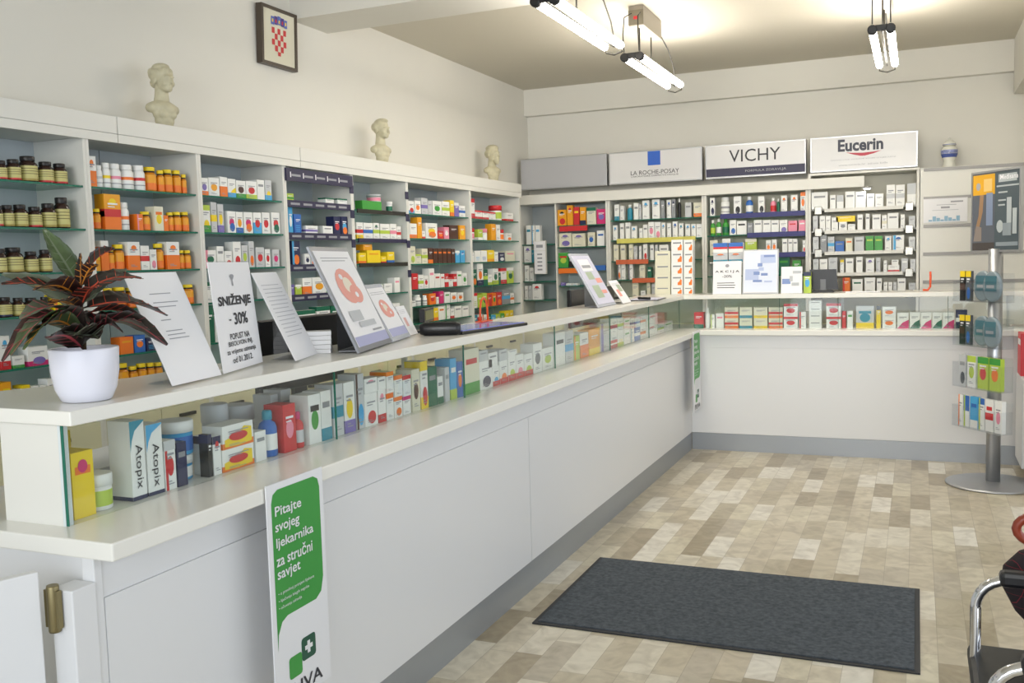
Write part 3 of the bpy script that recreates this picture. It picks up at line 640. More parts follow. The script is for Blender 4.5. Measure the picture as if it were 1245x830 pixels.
for n, (d_, zm) in enumerate((('35 146 130 box w:La;160 201 150 box w:La;205 253 150 box w:TA;262 330 125 box w:La;332 403 125 box w:La;408 461 140 box w:La;465 521 140 box w;540 601 80 box w:mA;604 665 80 box w:mA;680 741 70 box w:TA', 2.14),
               ('45 80 290 box A;90 130 290 box w;132 166 290 box w;170 216 300 box w;220 276 330 box w:da;280 331 345 box w;345 383 280 box w:La;400 429 275 box w:La;445 503 280 box w:La;510 546 285 box w:mc;548 623 270 box w:La;635 666 280 box w;690 735 290 box A;200 331 290 box^ y', 1.84),
               ('45 85 430 box A;95 141 420 box a;145 191 430 box A:ms;195 256 460 box b:La;265 313 440 box c:Lo;325 391 430 box A:La;400 456 425 box g:Ll;460 516 425 box g:Ll;530 576 425 box w:hs;582 661 420 box w:ss,hb;690 735 430 box A', 1.66),
               ('45 85 580 box A;90 146 580 box w;150 211 570 box A;228 256 585 box w:ty;265 319 575 box w:La;336 381 565 box w:La;402 459 575 box w:hv;470 501 570 box A;520 546 590 box w;550 629 620 box w:br;640 686 575 box A:Lw;575 622 585 box^ w:La;700 738 580 box A', 1.485),
               ('245 296 705 box o:sr;310 381 715 box w:LG;392 466 705 box w;475 511 710 box w:La;520 549 735 box w;552 581 735 box w;585 612 735 box A;615 671 710 box w:La;690 738 740 box A', 1.305))):
    back(3, bz[3][n], 'L', d_, NS[n], zmax=zm)

# counter display, long run (front plane just behind the glass)
def disp(crop, data, n0=''):
    shelf(crop, 0, -1.765, WT + .0005, 'in the long counter display', 'packs in the long counter display', data, hi=7.40, depth=.07, zmax=DZ0 - .003)
disp('N', '''38 195 325 box y:Lo,hm;205 375 475 tub w:tw,dl;430 535 118 box w:jB,Qt;542 655 140 box w:jB,Qs;665 745 250 box w:sr,dr,tA''')
shelf('N', 0, -1.765, WT + .0005, 'in the long counter display', 'packs in the long counter display', '752 822 262 box B:La', depth=.03, zmax=DZ0 - .003)
shelf('O', 0, -1.765, WT + .0005, 'in the long counter display', 'packs in the long counter display', '150 187 372 box k:tB', depth=.03, zmax=DZ0 - .003)
disp('N', '')
shelf('O', 0, -1.765, WT + .0005, 'in the long counter display', 'packs in the long counter display', '''
190 256 385 box w:tB,hr;262 515 465 box w:bo,Wy,dr;262 508 285 box^ w:bo,Wy,dr;520 608 345 box w:La;615 728 185 bot b:tt,dw;733 835 135 box r:dp;845 925 195 bot r:tm,dA;930 1028 60 box w:dg,Lk''', hi=7.40, depth=.07, zmax=DZ0 - .003)
disp('P', '''5 95 310 box w:bt,La;105 195 255 box A:mt;199 292 238 box w:dy,bv;296 370 170 box A:sn,es;374 486 330 box w:er;489 556 300 box w:br,hp;560 622 330 box w:to;626 696 360 box w:to,eo;700 767 355 box w:tm;772 840 130 box c:dn;843 905 62 box w:ty,by,er;908 985 110 box G:La;989 1038 190 box w:La,bG
374 486 205 box^ w:hp,La;489 556 195 box^ w:La;560 622 150 box^ w:to;626 696 180 box^ w:to;700 767 180 box^ w:tr''')
disp('Q', '''165 208 350 box A:La;212 272 270 box s:bl,Lw;275 331 300 box b:do;335 480 180 box c:Lr,bg;482 602 290 box w:eB;604 665 340 box w:es,br;668 742 290 box w:eo,br;745 816 240 box w:el,br;818 890 230 box w:ep,br;893 971 225 box w:el,br;975 1056 130 box w:dd;1060 1160 170 box w:dl
482 560 195 box^ A:La;566 650 215 box^ w:La;668 742 185 box^ A:La;745 830 190 box^ w:La''')
disp('R', '''102 183 225 box w:Lk;186 250 210 box A:ms;253 300 250 box l:so;303 370 225 box w:Bo;373 460 195 box u:by;465 545 150 box A:sv;548 600 235 box w:mr,br;602 650 215 box w:bl,ly;655 700 200 box w:Lg;705 735 190 box w:st;740 782 180 box b:mw;785 826 170 box w:mo;830 920 165 box w:hr;925 970 150 box w:ml;975 1040 135 box w:Lg;1045 1085 120 box w:Ll
548 600 110 box^ w:mr;602 650 105 box^ w:ml;655 700 105 box^ w:Lg;705 735 105 box^ w:mt;740 782 100 box^ w:mb;785 826 88 box^ w:mo;830 920 78 box^ w:hr''')
shelf('N', 0, -1.80, WT + .0005, 'in second row of long counter display', 'rear row of the long counter display', '735 930 352 tub s:tw,dw;735 930 118 tub^ s:tw,db', depth=.07, zmax=DZ0 - .003)
# second row behind
shelf('O', 0, -1.90, WT + .0005, 'in rear row of long counter display', 'rear row of the long counter display', '''
205 370 135 tub A:tA,dw;392 580 140 tub A:tA,dw;640 700 60 box A;720 800 20 box A:La''', depth=.07, zmax=DZ0 - .003)
# short run
def disp2(data):
    shelf('M', 1, YG + .012, WT + .0005, 'in the back counter display', 'packs in the back counter display', data, depth=.07, zmax=DZ0 - .003)
disp2('''12 56 90 box r:bG;60 83 70 bot w;86 106 100 box w:sl;110 146 95 box w:Lp;149 211 116 box c:bo,mr;215 273 116 box c:bt;279 341 116 box c:by;345 409 116 box c:bo,mr;412 476 110 box w:tr,dr;480 513 88 box w:sr;525 582 128 box w:La;602 669 110 box w:tr,dr;672 691 86 box r;695 722 84 box w:Lg;735 816 62 box A:Lt,dt,by;825 846 60 box y:tk;852 914 112 box w:do;918 971 92 box w:qm;974 1021 90 box w:qG;1023 1072 90 box w:qm;1075 1119 90 box w:qG;1121 1174 90 box w:qm;1180 1232 80 box B:mw
149 211 68 box^ c:bo,mr;215 273 68 box^ c:bt;279 341 68 box^ c:by;345 409 68 box^ c:bo,mr;412 476 52 box^ w:tr,dr;525 582 98 box^ w:La;525 582 68 box^ w:La;525 582 38 box^ w:La;602 669 50 box^ w:tr,dr;852 914 66 box^ w:do''')

# stacked cartons at the corner of the counters
def stack(x0, x1, ys, sty, where, yb0=800):
    z = DZ1 + .0005
    for n, y in enumerate(ys):
        a = on(1, x0 / 5.929 + 738, 225 + y / 5.929, 7.62); b_ = on(1, x1 / 5.929 + 738, 225 + y / 5.929, 7.62)
        if a.z - z < .02: continue
        product('box', sty, (a.x + b_.x) / 2, 7.66, z, b_.x - a.x - .003, .08, a.z - z, 0,
                'white carton with orange mark, %s from bottom, %s stack on the counter corner' % (['first', 'second', 'third', 'fourth', 'fifth'][n], where), 'cartons stacked on the counter corner')
        z = a.z + .0005
stack(462, 547, (728, 645, 562, 478, 395), 'w:co,La', 'left square')
stack(552, 620, (728, 645, 562, 478, 395), 'w:co,La', 'right square')
stack(345, 457, (728, 645, 568, 476), 'c:La', 'wide')

# ------------------------------------------------------------------ big pack details
ato = [o for o in COL.objects if o.name.startswith('medicine_carton') and o.parent is None and abs(o.location.x + 1.765) < .06 and 1.66 < o.location.y < 1.86 and o.scale.z > .18]
for o in ato:
    sx, sy, sz = o.scale
    t = text('lettering', 'Atopix', m_ink, .028, o, (0, -.53, .42), width=.11, rx=0, align='CENTER')
    for v in t.data.vertices:
        x_, y_ = v.co.x, v.co.y
        v.co = Vector((y_ / sx, 0, -x_ / sz))      # runs downwards on the front face
    t.rotation_euler = (0, 0, 0)

# ------------------------------------------------------------------ green banners on the counter front
def banner(y0, label):
    w, z0, z1 = .25, .34, .946
    s = empty('advice_banner', (XW + .004, y0 + w / 2, z0), label, 'banner', rz=PI / 2)
    gm = mat('banner_green', '3A9440', .4); dg = mat('banner_dark_green', '1D5340', .4); bw = mat('banner_white', 'E2E3E6', .35)
    bb = MB(); bb.box(-w / 2, -.004, 0, w / 2, 0, z1 - z0, bw); bb.build('board', s)
    hh = z1 - z0
    def zf(z): return (z - z0) / hh
    pts = [(.07, zf(.50)), (.09, zf(.545)), (.16, zf(.575)), (.26, zf(.585)), (.78, zf(.585)), (.88, zf(.60)), (.93, zf(.64)), (.93, zf(.895)), (.90, zf(.918)), (.82, zf(.928)), (.18, zf(.928)), (.10, zf(.918)), (.07, zf(.895))]
    bb = MB(); bb.prints([('p', pts, gm)], w, hh, -.0043, -w / 2)
    bb.build('green_panel', s)
    for body, z, wd_ in (('Pitajte', .868, .115), ('svojeg', .826, .105), ('ljekarnika', .784, .165), ('za stručni', .742, .16), ('savjet', .700, .10)):
        text('lettering', body, bw, .034 if body != 'savjet' else .036, s, (-.098, -.0058, z - z0), width=wd_, align='LEFT', bold=.015)
    for body, z, wd_ in (('• o pravilnoj primjeni lijekova', .652, .16), ('• liječenju blagih tegoba', .633, .135), ('• očuvanju zdravlja', .614, .10)):
        text('lettering', body, bw, .011, s, (-.098, -.0058, z - z0), width=wd_, align='LEFT')
    def rq(x0, z_0, x1, z_1, r=.14):
        L_ = []
        for cx, cz, a0 in ((x1, z_0, -90), (x1, z_1, 0), (x0, z_1, 90), (x0, z_0, 180)):
            sx_ = -1 if cx == x1 else 1; sz_ = -1 if cz == z_1 else 1
            rx_, rz_ = (x1 - x0) * r, (z_1 - z_0) * r
            for t_ in (0, 45, 90):
                a = math.radians(a0 + t_); L_.append((cx + sx_ * rx_ + rx_ * math.cos(a), cz + sz_ * rz_ + rz_ * math.sin(a)))
        return L_
    bb = MB(); bb.prints([('p', rq(.47, zf(.434), .73, zf(.498)), dg), ('p', rq(.24, zf(.406), .47, zf(.466)), gm),
                          (.575, zf(.45), .625, zf(.484), bw), (.53, zf(.461), .67, zf(.473), bw)], w, hh, -.0043, -w / 2); bb.build('logo', s)
    text('lettering', 'PLIVA', m_ink, .036, s, (-.005, -.0058, .375 - z0), width=.17, bold=.01)
    return s
banner(1.956, 'near hanging banner with green panel and white lettering on the counter front')
banner(7.03, 'far hanging banner with green panel at the inner corner of the counters')

# ------------------------------------------------------------------ upper shelf stuff: stands
def tilt_sheet(name, label, cat, y0, y1, xb, xt, zt, prints_, frame=None, xb2=None, zb=DZ1 + .005, thick=.003, paper=None, group=None):
    """sheet facing +X, bottom at xb (xb2 at the far end), top at xt leaning back"""
    if xb2 is None: xb2 = xb
    w = math.hypot(y1 - y0, xb2 - xb); rz = math.atan2(y1 - y0, xb2 - xb)
    h = math.hypot(zt - zb, xt - xb); tl = math.atan2(xb - xt, zt - zb)
    s = empty(name, ((xb + xb2) / 2, (y0 + y1) / 2, zb), label, cat, group)
    s.rotation_euler = Matrix.Rotation(rz, 3, 'Z').to_euler()
    P = Matrix.Rotation(-tl, 4, 'X')
    bb = MB(); g = .018 if frame else 0
    if frame:
        bb.box(-w / 2, 0, 0, w / 2, .010, h, frame, .002); bb.build('frame', s, mtx=P)
        bb = MB()
    pr = MB(); pr.box(-w / 2 + g, -.002, g, w / 2 - g, -.0003, h - g, paper or m_paper); pr.prints(prints_, w - 2 * g, h - 2 * g, -.0022, -w / 2 + g, g)
    pr.build('sheet', s, mtx=P)
    if not frame:
        bb.box(-w / 2 - .002, .0005, 0, w / 2 + .002, .002, h + .003, m_acr)
        bb.build('acrylic_pocket', s, mtx=P)
    ft = MB(); ft.box(-w / 2 * .75, .012, 0, w / 2 * .75, min(.09, max(.05, h * math.sin(tl) + .01)), .003, m_acr if not frame else frame); ft.build('foot', s)
    if tl > .1:
        st = MB(); q = h * .55 * math.sin(tl); st.quad([(-w * .3, q + .012, h * .55 * math.cos(tl)), (w * .3, q + .012, h * .55 * math.cos(tl)), (w * .3, q + .014, 0), (-w * .3, q + .014, 0)], m_acr if not frame else frame); st.build('strut', s)
    return s, w, h, P
def lines(z1, n, dz, x0=.15, x1=.85, m=None, t=.008, jit=.15):
    return [(x0, z1 - i * dz, x1 - random.random() * jit, z1 - i * dz + t, m or m_ink2) for i in range(n)]
def ptext(s, P, body, m, h, x, z, width=None, bold=0.):
    t = text('lettering', body, m, h, s, (0, 0, 0), width=width, bold=bold)
    t.matrix_local = P @ Matrix.Translation((x, -.0036, z)) @ Matrix.Rotation(PI / 2, 4, 'X')
    return t
tilt_sheet('leaflet_stand', 'near leaning white printed sheet in clear stand beside the potted plant', 'display stand', 1.88, 2.115, -1.75, -1.875, 1.50,
           lines(.80, 1, .05, .3, .75) + lines(.72, 2, .04, .3, .8) + lines(.56, 1, .05, .3, .5) + lines(.46, 3, .035, .3, .7), xb2=-1.79)
s, w, h, P = tilt_sheet('discount_sign', 'upright white sheet with SNIŽENJE and minus thirty percent in black', 'sign', 2.135, 2.44, -1.80, -1.83, 1.525, [], xb2=-1.90)
ptext(s, P, 'SNIŽENJE', m_ink, .042, 0, h * .64, w * .80, .035)
ptext(s, P, '30%', m_ink, .036, .025, h * .47, w * .34, .02); ptext(s, P, '-', m_ink, .004, -.058, h * .465, .016)
for k, (body, wd_) in enumerate((('POPUST NA', .48), ('BISOLVON INJ.', .6), ('za vrijeme uzimanja', .72), ('od 01.2012.', .5))):
    ptext(s, P, body, m_ink, .018, 0, h * (.31 - k * .072), w * wd_, .01)
bb = MB(); bb.eps = 1; bb.prints([('p', [(-.02, .78), (.0, .775), (.02, .78), (.012, .83), (.03, .845), (.055, .87), (.03, .885), (-.03, .885), (-.055, .87), (-.03, .845), (-.012, .83)], m_ink2)], w * 1., h, -.0030)
bb.build('emblem', s, mtx=P)
tilt_sheet('leaflet_stand', 'narrow leaning printed sheet right of the discount sign', 'display stand', 2.475, 2.70, -1.80, -1.93, 1.49, lines(.85, 14, .045, .12, .9, mat('pale_ink', 'BDBEC4', .6)), xb2=-1.873)
red = mat('pill_print', 'E39A8E', .5); gr = mat('pale_grey_print', 'B9BDC2', .5); lav = mat('lavender_print', 'A9ACD0', .5)
def donut(cx, cz):
    return [('d', cx, cz, .27, .19, red), ('d', cx + .03, cz + .01, .12, .085, mat('donut_cream', 'E6DCCB', .5)), ('d', cx + .16, cz - .09, .17, .10, red), ('d', cx + .16, cz - .10, .045, .03, m_paper), ('d', cx - .08, cz + .1, .05, .03, m_paper)]
grey_fr = mat('grey_frame', '85888E', .35, metal=.3)
tilt_sheet('poster_stand', 'large grey framed leaning poster with a pale red ring picture', 'poster stand', 2.75, 3.165, -1.735, -1.90, 1.575,
           [(0, 0, 1, .10, lav)] + lines(.92, 2, .03, .1, .9) + donut(.48, .62) + [(.15, .25, .5, .36, gr), (.3, .18, .8, .24, gr), (.6, .12, .9, .14, m_ink2)], frame=grey_fr, xb2=-1.85)
tilt_sheet('poster_stand', 'small leaning poster with a pale red ring beside the large framed one', 'poster stand', 3.175, 3.44, -1.85, -1.97, 1.43,
           [(0, 0, 1, .16, lav)] + lines(.9, 2, .04, .1, .9) + donut(.48, .56), xb2=-1.92, frame=mat('clear_plastic_frame', 'B9BDC6', .2))
tilt_sheet('leaflet_stand', 'pale leaning card in clear plastic behind the small ring poster', 'display stand', 3.465, 3.57, -1.94, -2.0, 1.33,
           [(.2, .3, .5, .6, mat('pale_pink_print', 'D9A9A4', .5))] + lines(.85, 3, .05), xb2=-1.96)
tilt_sheet('poster_stand', 'far leaning clear stand with leaflets of green and pink pictures', 'poster stand', 5.60, 6.0, -1.80, -1.99, 1.545,
           [(.2, .68, .8, .92, m_paper), (.25, .50, .62, .66, mat('leaf_green', 'A6B59E', .5)), (.62, .42, .95, .52, red), (.2, .12, .6, .38, mat('leaf_green', 'A6B59E', .5)), (.6, .2, .9, .27, red), (.25, .74, .75, .80, m_ink2)],
           frame=mat('clear_plastic_frame', 'B9BDC6', .2), xb2=-1.81, paper=mat('lilac_paper', 'C9C9DC', .5))
tilt_sheet('leaflet_stand', 'short clear leaflet holder right of the far leaning stand', 'display stand', 6.05, 6.28, -1.78, -1.88, 1.36,
           [(.2, .3, .5, .6, red), (.5, .5, .9, .8, mat('leaf_green', 'A6B59E', .5))] + lines(.85, 2, .05), xb2=-1.79)
# stack of blank cards
for k in range(5):
    bb = MB(); bb.box(-.055, -.035, 0, .055, .035, .0145, m_paper, .001)
    o = bb.build('card_pack', loc=(-1.93, 2.775, DZ1 + .0005 + k * .0155), rz=.5 + .03 * k)
    tag(o, 'small white card pack on the shelf beside the large framed poster, %s from bottom' % ordn[k], 'cards', 'white card packs')
# electronic tablet tray, its handset and pen
t = empty('counter_tray', (-1.82, 3.86, DZ1), 'dark tray with glossy blue surface on the long counter shelf', 'tray', rz=PI / 2 - .12)
bb = MB(); bb.box(-.28, -.11, 0, .28, .11, .014, m_darkm, .004); bb.build('tray_body', t)
bb = MB(); bb.box(-.265, -.10, .0142, .265, .10, .017, mat('blue_gloss', '8C96EE', .12)); bb.build('blue_surface', t)
t = empty('handset', (-1.83, 3.53, DZ1 + .001), 'black handset lying at the near end of the blue tray', 'handset', rz=.35)
bb = MB(); bb.lathe([(.018, 0), (.024, .02), (.024, .15), (.018, .17)], m_black, 12, sx=1.2, sy=.8); bb.build('handset_body', t, mtx=Matrix.Translation((-.085, 0, .027)) @ Matrix.Rotation(PI / 2, 4, 'Y'))
pn = empty('pen_stand', (-1.90, 4.12, DZ1 + .018), 'orange loop pen stand rising from the far end of the blue tray', 'pen holder')
om = mat('orange_plastic', 'E4572A', .35)
bb = MB(); bb.tube([(0, -.045 + .0, 0), (0, -.04, .06), (0, -.028, .10), (0, 0, .115), (0, .028, .10), (0, .04, .06), (0, .045, 0)], .005, om); bb.build('loop', pn)
bb = MB(); bb.box(-.02, -.06, -.0005, .02, .06, .006, om, .002); bb.build('foot', pn)
# customer display
cdp = empty('price_display', (-2.02, 3.72, DZ1), 'small black price display with olive screen on the long counter', 'display', rz=PI / 2 + .25)
bb = MB(); bb.box(-.09, -.035, .045, .09, -.01, .105, m_black, .004); bb.build('screen_housing', cdp)
bb = MB(); bb.box(-.075, -.037, .055, .075, -.0352, .095, mat('lcd_olive', '6A6C34', .3)); bb.build('screen', cdp)
bb = MB(); bb.box(-.012, -.03, .0, .012, -.015, .046, m_black); bb.box(-.06, -.05, 0, .06, .03, .008, m_black, .002); bb.build('foot', cdp)
# clipboard near the corner
cb = empty('clipboard', (-1.79, 6.70, DZ1), 'clipboard with white paper and dark pen near the counter corner', 'clipboard', rz=PI / 2 + .1)
bb = MB(); bb.box(-.2, -.11, 0, .2, .11, .006, m_darkm, .002); bb.build('board', cb)
bb = MB(); bb.box(-.18, -.1, .0062, .19, .1, .0085, mat('lilac_paper', 'C9C9DC', .5)); bb.build('paper', cb)
bb = MB(); bb.tube([(-.19, -.05, .018), (-.13, .04, .018)], .009, m_black); bb.build('clip', cb)
# monitors behind the counter
def monitor(x, y0, y1, z0, z1, label):
    mo = empty('computer_monitor', (x, (y0 + y1) / 2, WT), label, 'monitor')
    w = y1 - y0
    bb = MB(); bb.box(-.02, -w / 2, z0 - WT, .012, w / 2, z1 - WT, m_black, .006); bb.build('screen_housing', mo)
    bb = MB(); bb.box(-.0235, -w / 2 + .02, z0 - WT + .02, -.0205, w / 2 - .02, z1 - WT - .02, mat('screen_glass', '20242A', .1)); bb.build('screen', mo)
    bb = MB(); bb.box(-.03, -.04, .01, -.012, .04, z0 - WT + .05, m_black); bb.build('neck', mo)
    bb = MB(); bb.box(-.08, -.12, 0.0005, .06, .12, .012, m_black, .004); bb.build('foot', mo)
    return mo
monitor(-2.17, 2.76, 3.30, 1.05, 1.318, 'wide black monitor back behind the leaning sheets of the long counter')
monitor(-2.17, 6.10, 7.30, 1.04, 1.30, 'long black screen back behind the far leaning stand')
mo = empty('computer_monitor', (-.66, 7.65, DZ1), 'black monitor seen from behind on the short back counter', 'monitor')
bb = MB(); bb.prism([(-.085, .02), (-.10, .175), (.095, .175), (.11, .02)], 1, -.01, .02, m_black); bb.build('screen_housing', mo)
bb = MB(); bb.box(-.02, -.016, .012, .02, -.0105, .1, mat('grey_plastic', '6C6E72', .4)); bb.build('hinge', mo)
bb = MB(); bb.box(-.08, -.05, .0005, .08, .05, .016, m_black, .004); bb.build('foot', mo)

# back counter signs
def stand_card(name, label, cat, x0, x1, zt, prints_, frame=None, y=7.5, paper=None, z0=None):
    z0 = z0 or DZ1 + .001
    w, h = x1 - x0, zt - z0
    s = empty(name, ((x0 + x1) / 2, y, z0), label, cat); g = .010 if frame else 0
    P = Matrix.Rotation(math.radians(-8), 4, 'X')
    if frame: bb = MB(); bb.box(-w / 2, 0, 0, w / 2, .008, h, frame, .002); bb.build('frame', s, mtx=P)
    pr = MB(); pr.box(-w / 2 + g, -.002, g, w / 2 - g, -.0003, h - g, paper or m_paper); pr.prints(prints_, w - 2 * g, h - 2 * g, -.0022, -w / 2 + g, g); pr.build('sheet', s, mtx=P)
    bb = MB(); bb.box(-w * .4, .01, 0, w * .4, .07, .003, frame or m_acr); bb.build('foot', s)
    return s, w, h, P
s, w, h, P = stand_card('sale_sign', 'white standing card with AKCIJA and percentage lettering on back counter', 'sign', -1.475, -1.255, 1.465, lines(.33, 3, .07, .15, .85, m_ink, .02))
ptext(s, P, 'A K C I J A', m_ink, .022, 0, h * .68, w * .85, .02); ptext(s, P, '-20%', m_ink, .02, 0, h * .54, w * .34, .01)
bb = MB(); bb.prints([('d', .5, .86, .07, .05, m_ink2)], w, h, -.003, -w / 2); bb.build('emblem', s, mtx=P)
pb, pb2 = mat('pale_blue_print', 'B5C2E2', .5), mat('mid_blue_print', '7D92C4', .5)
stand_card('product_poster', 'framed poster with pale blue product bottles on back counter', 'poster', -1.248, -.975, 1.55,
           [(.02, .02, .98, .98, mat('ice_print', 'DCE3F2', .5)), (.05, .30, .45, .56, pb), (.5, .70, .95, .90, pb), (.60, .84, .92, .89, pb2), (.42, .62, .56, .70, pb2), (.30, .42, .48, .50, pb2), (.52, .40, .72, .46, pb2), (.45, .52, .60, .60, pb), (.28, .25, .55, .30, pb2), (.62, .24, .85, .28, pb)],
           frame=mat('silver_frame', 'B4B6BC', .3, metal=.5))
stand_card('product_poster', 'small unframed poster card right of the blue framed poster', 'poster', -.955, -.80, 1.41,
           [(.55, .74, .95, .84, gr), (.05, .35, .45, .55, pb2), (.40, .45, .55, .65, gr), (.5, .28, .85, .4, gr)])
product('box', 'l:tB,ds', -.765, 7.55, DZ1 + .001, .055, .04, .16, 0, 'lime carton with navy top between small poster and monitor', 'cartons standing on the back counter')
# red and blue product boxes above the sale card (standing on a white riser behind it)
bb = MB(); bb.box(-.15, -.04, 0, .15, .04, .245, m_acr); bb.box(-.15, -.04, .245, .15, .04, .25, m_cab)
tag(bb.build('display_riser', loc=(-1.36, 7.62, DZ1 + .0005)), 'clear riser block behind the sale card on back counter', 'riser')
for k, (x, st_, z) in enumerate(((-1.43, 'b:mr,bt', 0), (-1.31, 'b:mr,bt', 0), (-1.43, 'A:hb,mr', 1), (-1.31, 'A:hb,mr', 1))):
    product('box', 'A:bt,ho' if z == 0 else 'w:Tb,mr', x, 7.62, DZ1 + .251 + z * .0755, .112, .05, .075, 0,
            '%s %s box on the riser behind the sale card' % (['lower left', 'lower right', 'upper left', 'upper right'][k], ['grey and teal', 'grey and teal', 'blue and red', 'blue and red'][k]), 'boxes on the riser')
bb = MB(); bb.tube([(-.02, 0, .006), (.015, 0, .006), (.03, 0, .03), (.032, 0, .10), (.03, 0, .14)], .008, om)
tag(bb.build('orange_holder', loc=(.06, 7.6, DZ1 + .003)), 'bent orange plastic holder at right on the back counter shelf', 'holder')
bb = MB(); bb.box(-.12, -.02, 0, .12, .02, .008, m_paper, .001); tag(bb.build('leaflet', loc=(-.37, 7.52, DZ1 + .0005)), 'flat white leaflet lying on the back counter shelf', 'leaflet')
# notice card in the corner, register box
nc = empty('notice_card', (-3.26, 8.36, 1.39), 'tall white notice card with bold text hanging in the corner', 'sign')
bb = MB(); bb.box(-.055, 0, 0, .055, .004, .21, m_paper); bb.prints([(.28, .82 - .17 * k, .72, .89 - .17 * k, m_ink2) for k in range(5)], .11, .21, -.0005, -.055); bb.box(-.055, 0, .215, .055, .004, .30, m_paper); bb.prints([(.2, 1.15, .8, 1.28, m_ink2)], .11, .21, -.0005, -.055); bb.build('card', nc)
bb = MB(); bb.box(-.058, .0045, -.005, .058, .039, .305, m_cab); bb.build('backing_board', nc)
rb = empty('card_terminal', (-2.78, 8.475, 1.0255), 'grey device box on lowest shelf under the blank sign', 'device')
bb = MB(); bb.box(-.10, -.05, 0, .12, .1, .20, mat('device_grey', 'A8A8A4', .4), .004); bb.build('housing', rb)
bb = MB(); bb.box(-.08, -.052, .10, -.01, -.0505, .18, mat('device_dark', '6A6C70', .3)); bb.box(.01, -.052, .08, .09, -.0505, .17, m_paper); bb.box(-.02, -.0535, .02, .03, -.0505, .06, pm('y')); bb.build('buttons', rb)
# yellow box, papers on the staff end of the worktop
product('box', 'y:Lo,hm', -2.02, 1.72, WT + .0005, .11, .045, .17, .15, 'yellow carton on worktop left of the display end panel', 'yellow cartons', )
for k in range(2):
    bb = MB(); bb.box(-.11, -.15, 0, .11, .15, .02, m_paper if k else mat('blue_grey_cover', '8C93A2', .5), .002)
    tag(bb.build('paper_stack', loc=(-2.14, 2.02, WT + .0005 + k * .0205), rz=.1 * k), ['grey blue folder lying on the worktop left of the end panel', 'white paper pile on the folder at left end of worktop'][k], 'papers')

# ------------------------------------------------------------------ potted plant
pc = (-1.80, 1.655)
pp = empty('potted_croton', (pc[0], pc[1], DZ1 + .0005), 'croton plant with dark red veined leaves in a white pot', 'plant')
bb = MB(); bb.lathe([(.050, 0), (.056, .003), (.068, .03), (.075, .07), (.077, .12), (.076, .125), (.072, .122), (.071, .10)], mat('white_ceramic', 'DCDDE8', .25), 36); bb.build('pot', pp)
bb = MB(); bb.lathe([(.0705, .098), (.04, .104), (.01, .106)], mat('potting_soil', '2A2019', .9, noise=.3), 20); bb.build('soil', pp)
bb = MB(); bb.tube([(0, 0, .09), (.003, .002, .17), (-.002, .0, .25), (-.006, .002, .30)], [.005, .0045, .004, .003], mat('plant_stem', '4A3A22', .6)); bb.build('stem', pp)
lm = [mat('leaf_dark', '2A221E', .35, noise=.35, nscale=40), mat('leaf_green', '3C4A2C', .4), mat('leaf_maroon', '33201C', .35, noise=.3, nscale=40), mat('leaf_greygreen', '5A6250', .4)]
lm[1] = mat('leaf_deep_green', '3F4F2E', .4, noise=.25, nscale=40)
vn = [mat('vein_red', 'C4492E', .5), mat('vein_orange', 'D98A2E', .5), mat('vein_pink', 'A04048', .5), mat('vein_dark', '5C6650', .5)]
def leaf(base, tip, wid, mi_, vi, bow=.02, roll=0.):
    wid *= 1.4
    b_, t_ = Vector(base), Vector(tip); ax = (t_ - b_); L = ax.length; ax.normalize()
    side = ax.cross(Vector((0, 0, 1))).normalized()
    side = Matrix.Rotation(roll, 3, ax) @ side; nrm = side.cross(ax).normalized()
    if nrm.z < 0: nrm = -nrm
    n = 14; bb = MB(); rows = []
    for i in range(n + 1):
        t = i / n; w = wid * math.sin(PI * min(1, t * .92 + .04)) ** .8 * (1.05 - .35 * t) if t > .12 else wid * .06
        c_ = b_ + ax * L * t + Vector((0, 0, 1)) * bow * math.sin(PI * t) * 1.6
        row = []
        for s_ in (-1, -.55, -.09, .09, .55, 1):
            row.append(c_ + side * w * s_ + nrm * (abs(s_) * w * .35 + (.002 * math.sin(i * 2.4) if abs(s_) == 1 else 0)))
        rows.append([bb.bm.verts.new(p) for p in row])
    L_, V_ = bb.mi(lm[mi_]), bb.mi(vn[vi])
    for i in range(n):
        for j in range(5):
            f = bb.bm.faces.new((rows[i][j], rows[i][j + 1], rows[i + 1][j + 1], rows[i + 1][j])); f.smooth = True
            f.material_index = V_ if (j == 2 or (i % 3 == 1 and j in (1, 3) and i > 2) and False) else L_
    # side veins and margin as thin ribs
    for i in range(2, n - 1, 2):
        for s_, e_ in ((2, 0), (3, 5)):
            p, q = rows[i][s_].co + nrm * .0006, rows[i + 1][e_].co + nrm * .0006
            d_ = ax * .0009
            bb.quad([p - d_, p + d_, q + d_ * .5, q - d_ * .5], vn[vi])
            bb.quad([p - d_ - nrm * .0012, q - d_ * .5 - nrm * .0012, q + d_ * .5 - nrm * .0012, p + d_ - nrm * .0012], vn[vi])
    o = bb.build('leaf', pp); md = o.modifiers.new('thick', 'SOLIDIFY'); md.thickness = .0006
    return o
def lp(px, py, dx=0.):       # point in the plant's own frame from where the leaf tip is seen, at chosen depth
    p = on(0, px, py, pc[0] + dx); return p - Vector((pc[0], pc[1], DZ1))
st = lambda z: (0, 0, z)
leaf(st(.215), lp(202, 384, .03), .038, 0, 0, .015, .3)
leaf(st(.20), lp(172, 386, .0), .020, 2, 0, .01, -.3)
leaf(st(.25), lp(173, 339, -.02), .020, 0, 0, .012, .5)
leaf(st(.27), lp(140, 303, .03), .028, 0, 0, .012, -.5)
leaf(st(.27), lp(53, 279, -.02), .022, 1, 3, .0, .6)
leaf(st(.25), lp(98, 308, .04), .012, 0, 1, .0, .8)
leaf(st(.24), lp(42, 353, .05), .026, 2, 1, .012, .4)
leaf(st(.23), lp(2, 346, -.01), .020, 2, 0, .012, -.4)
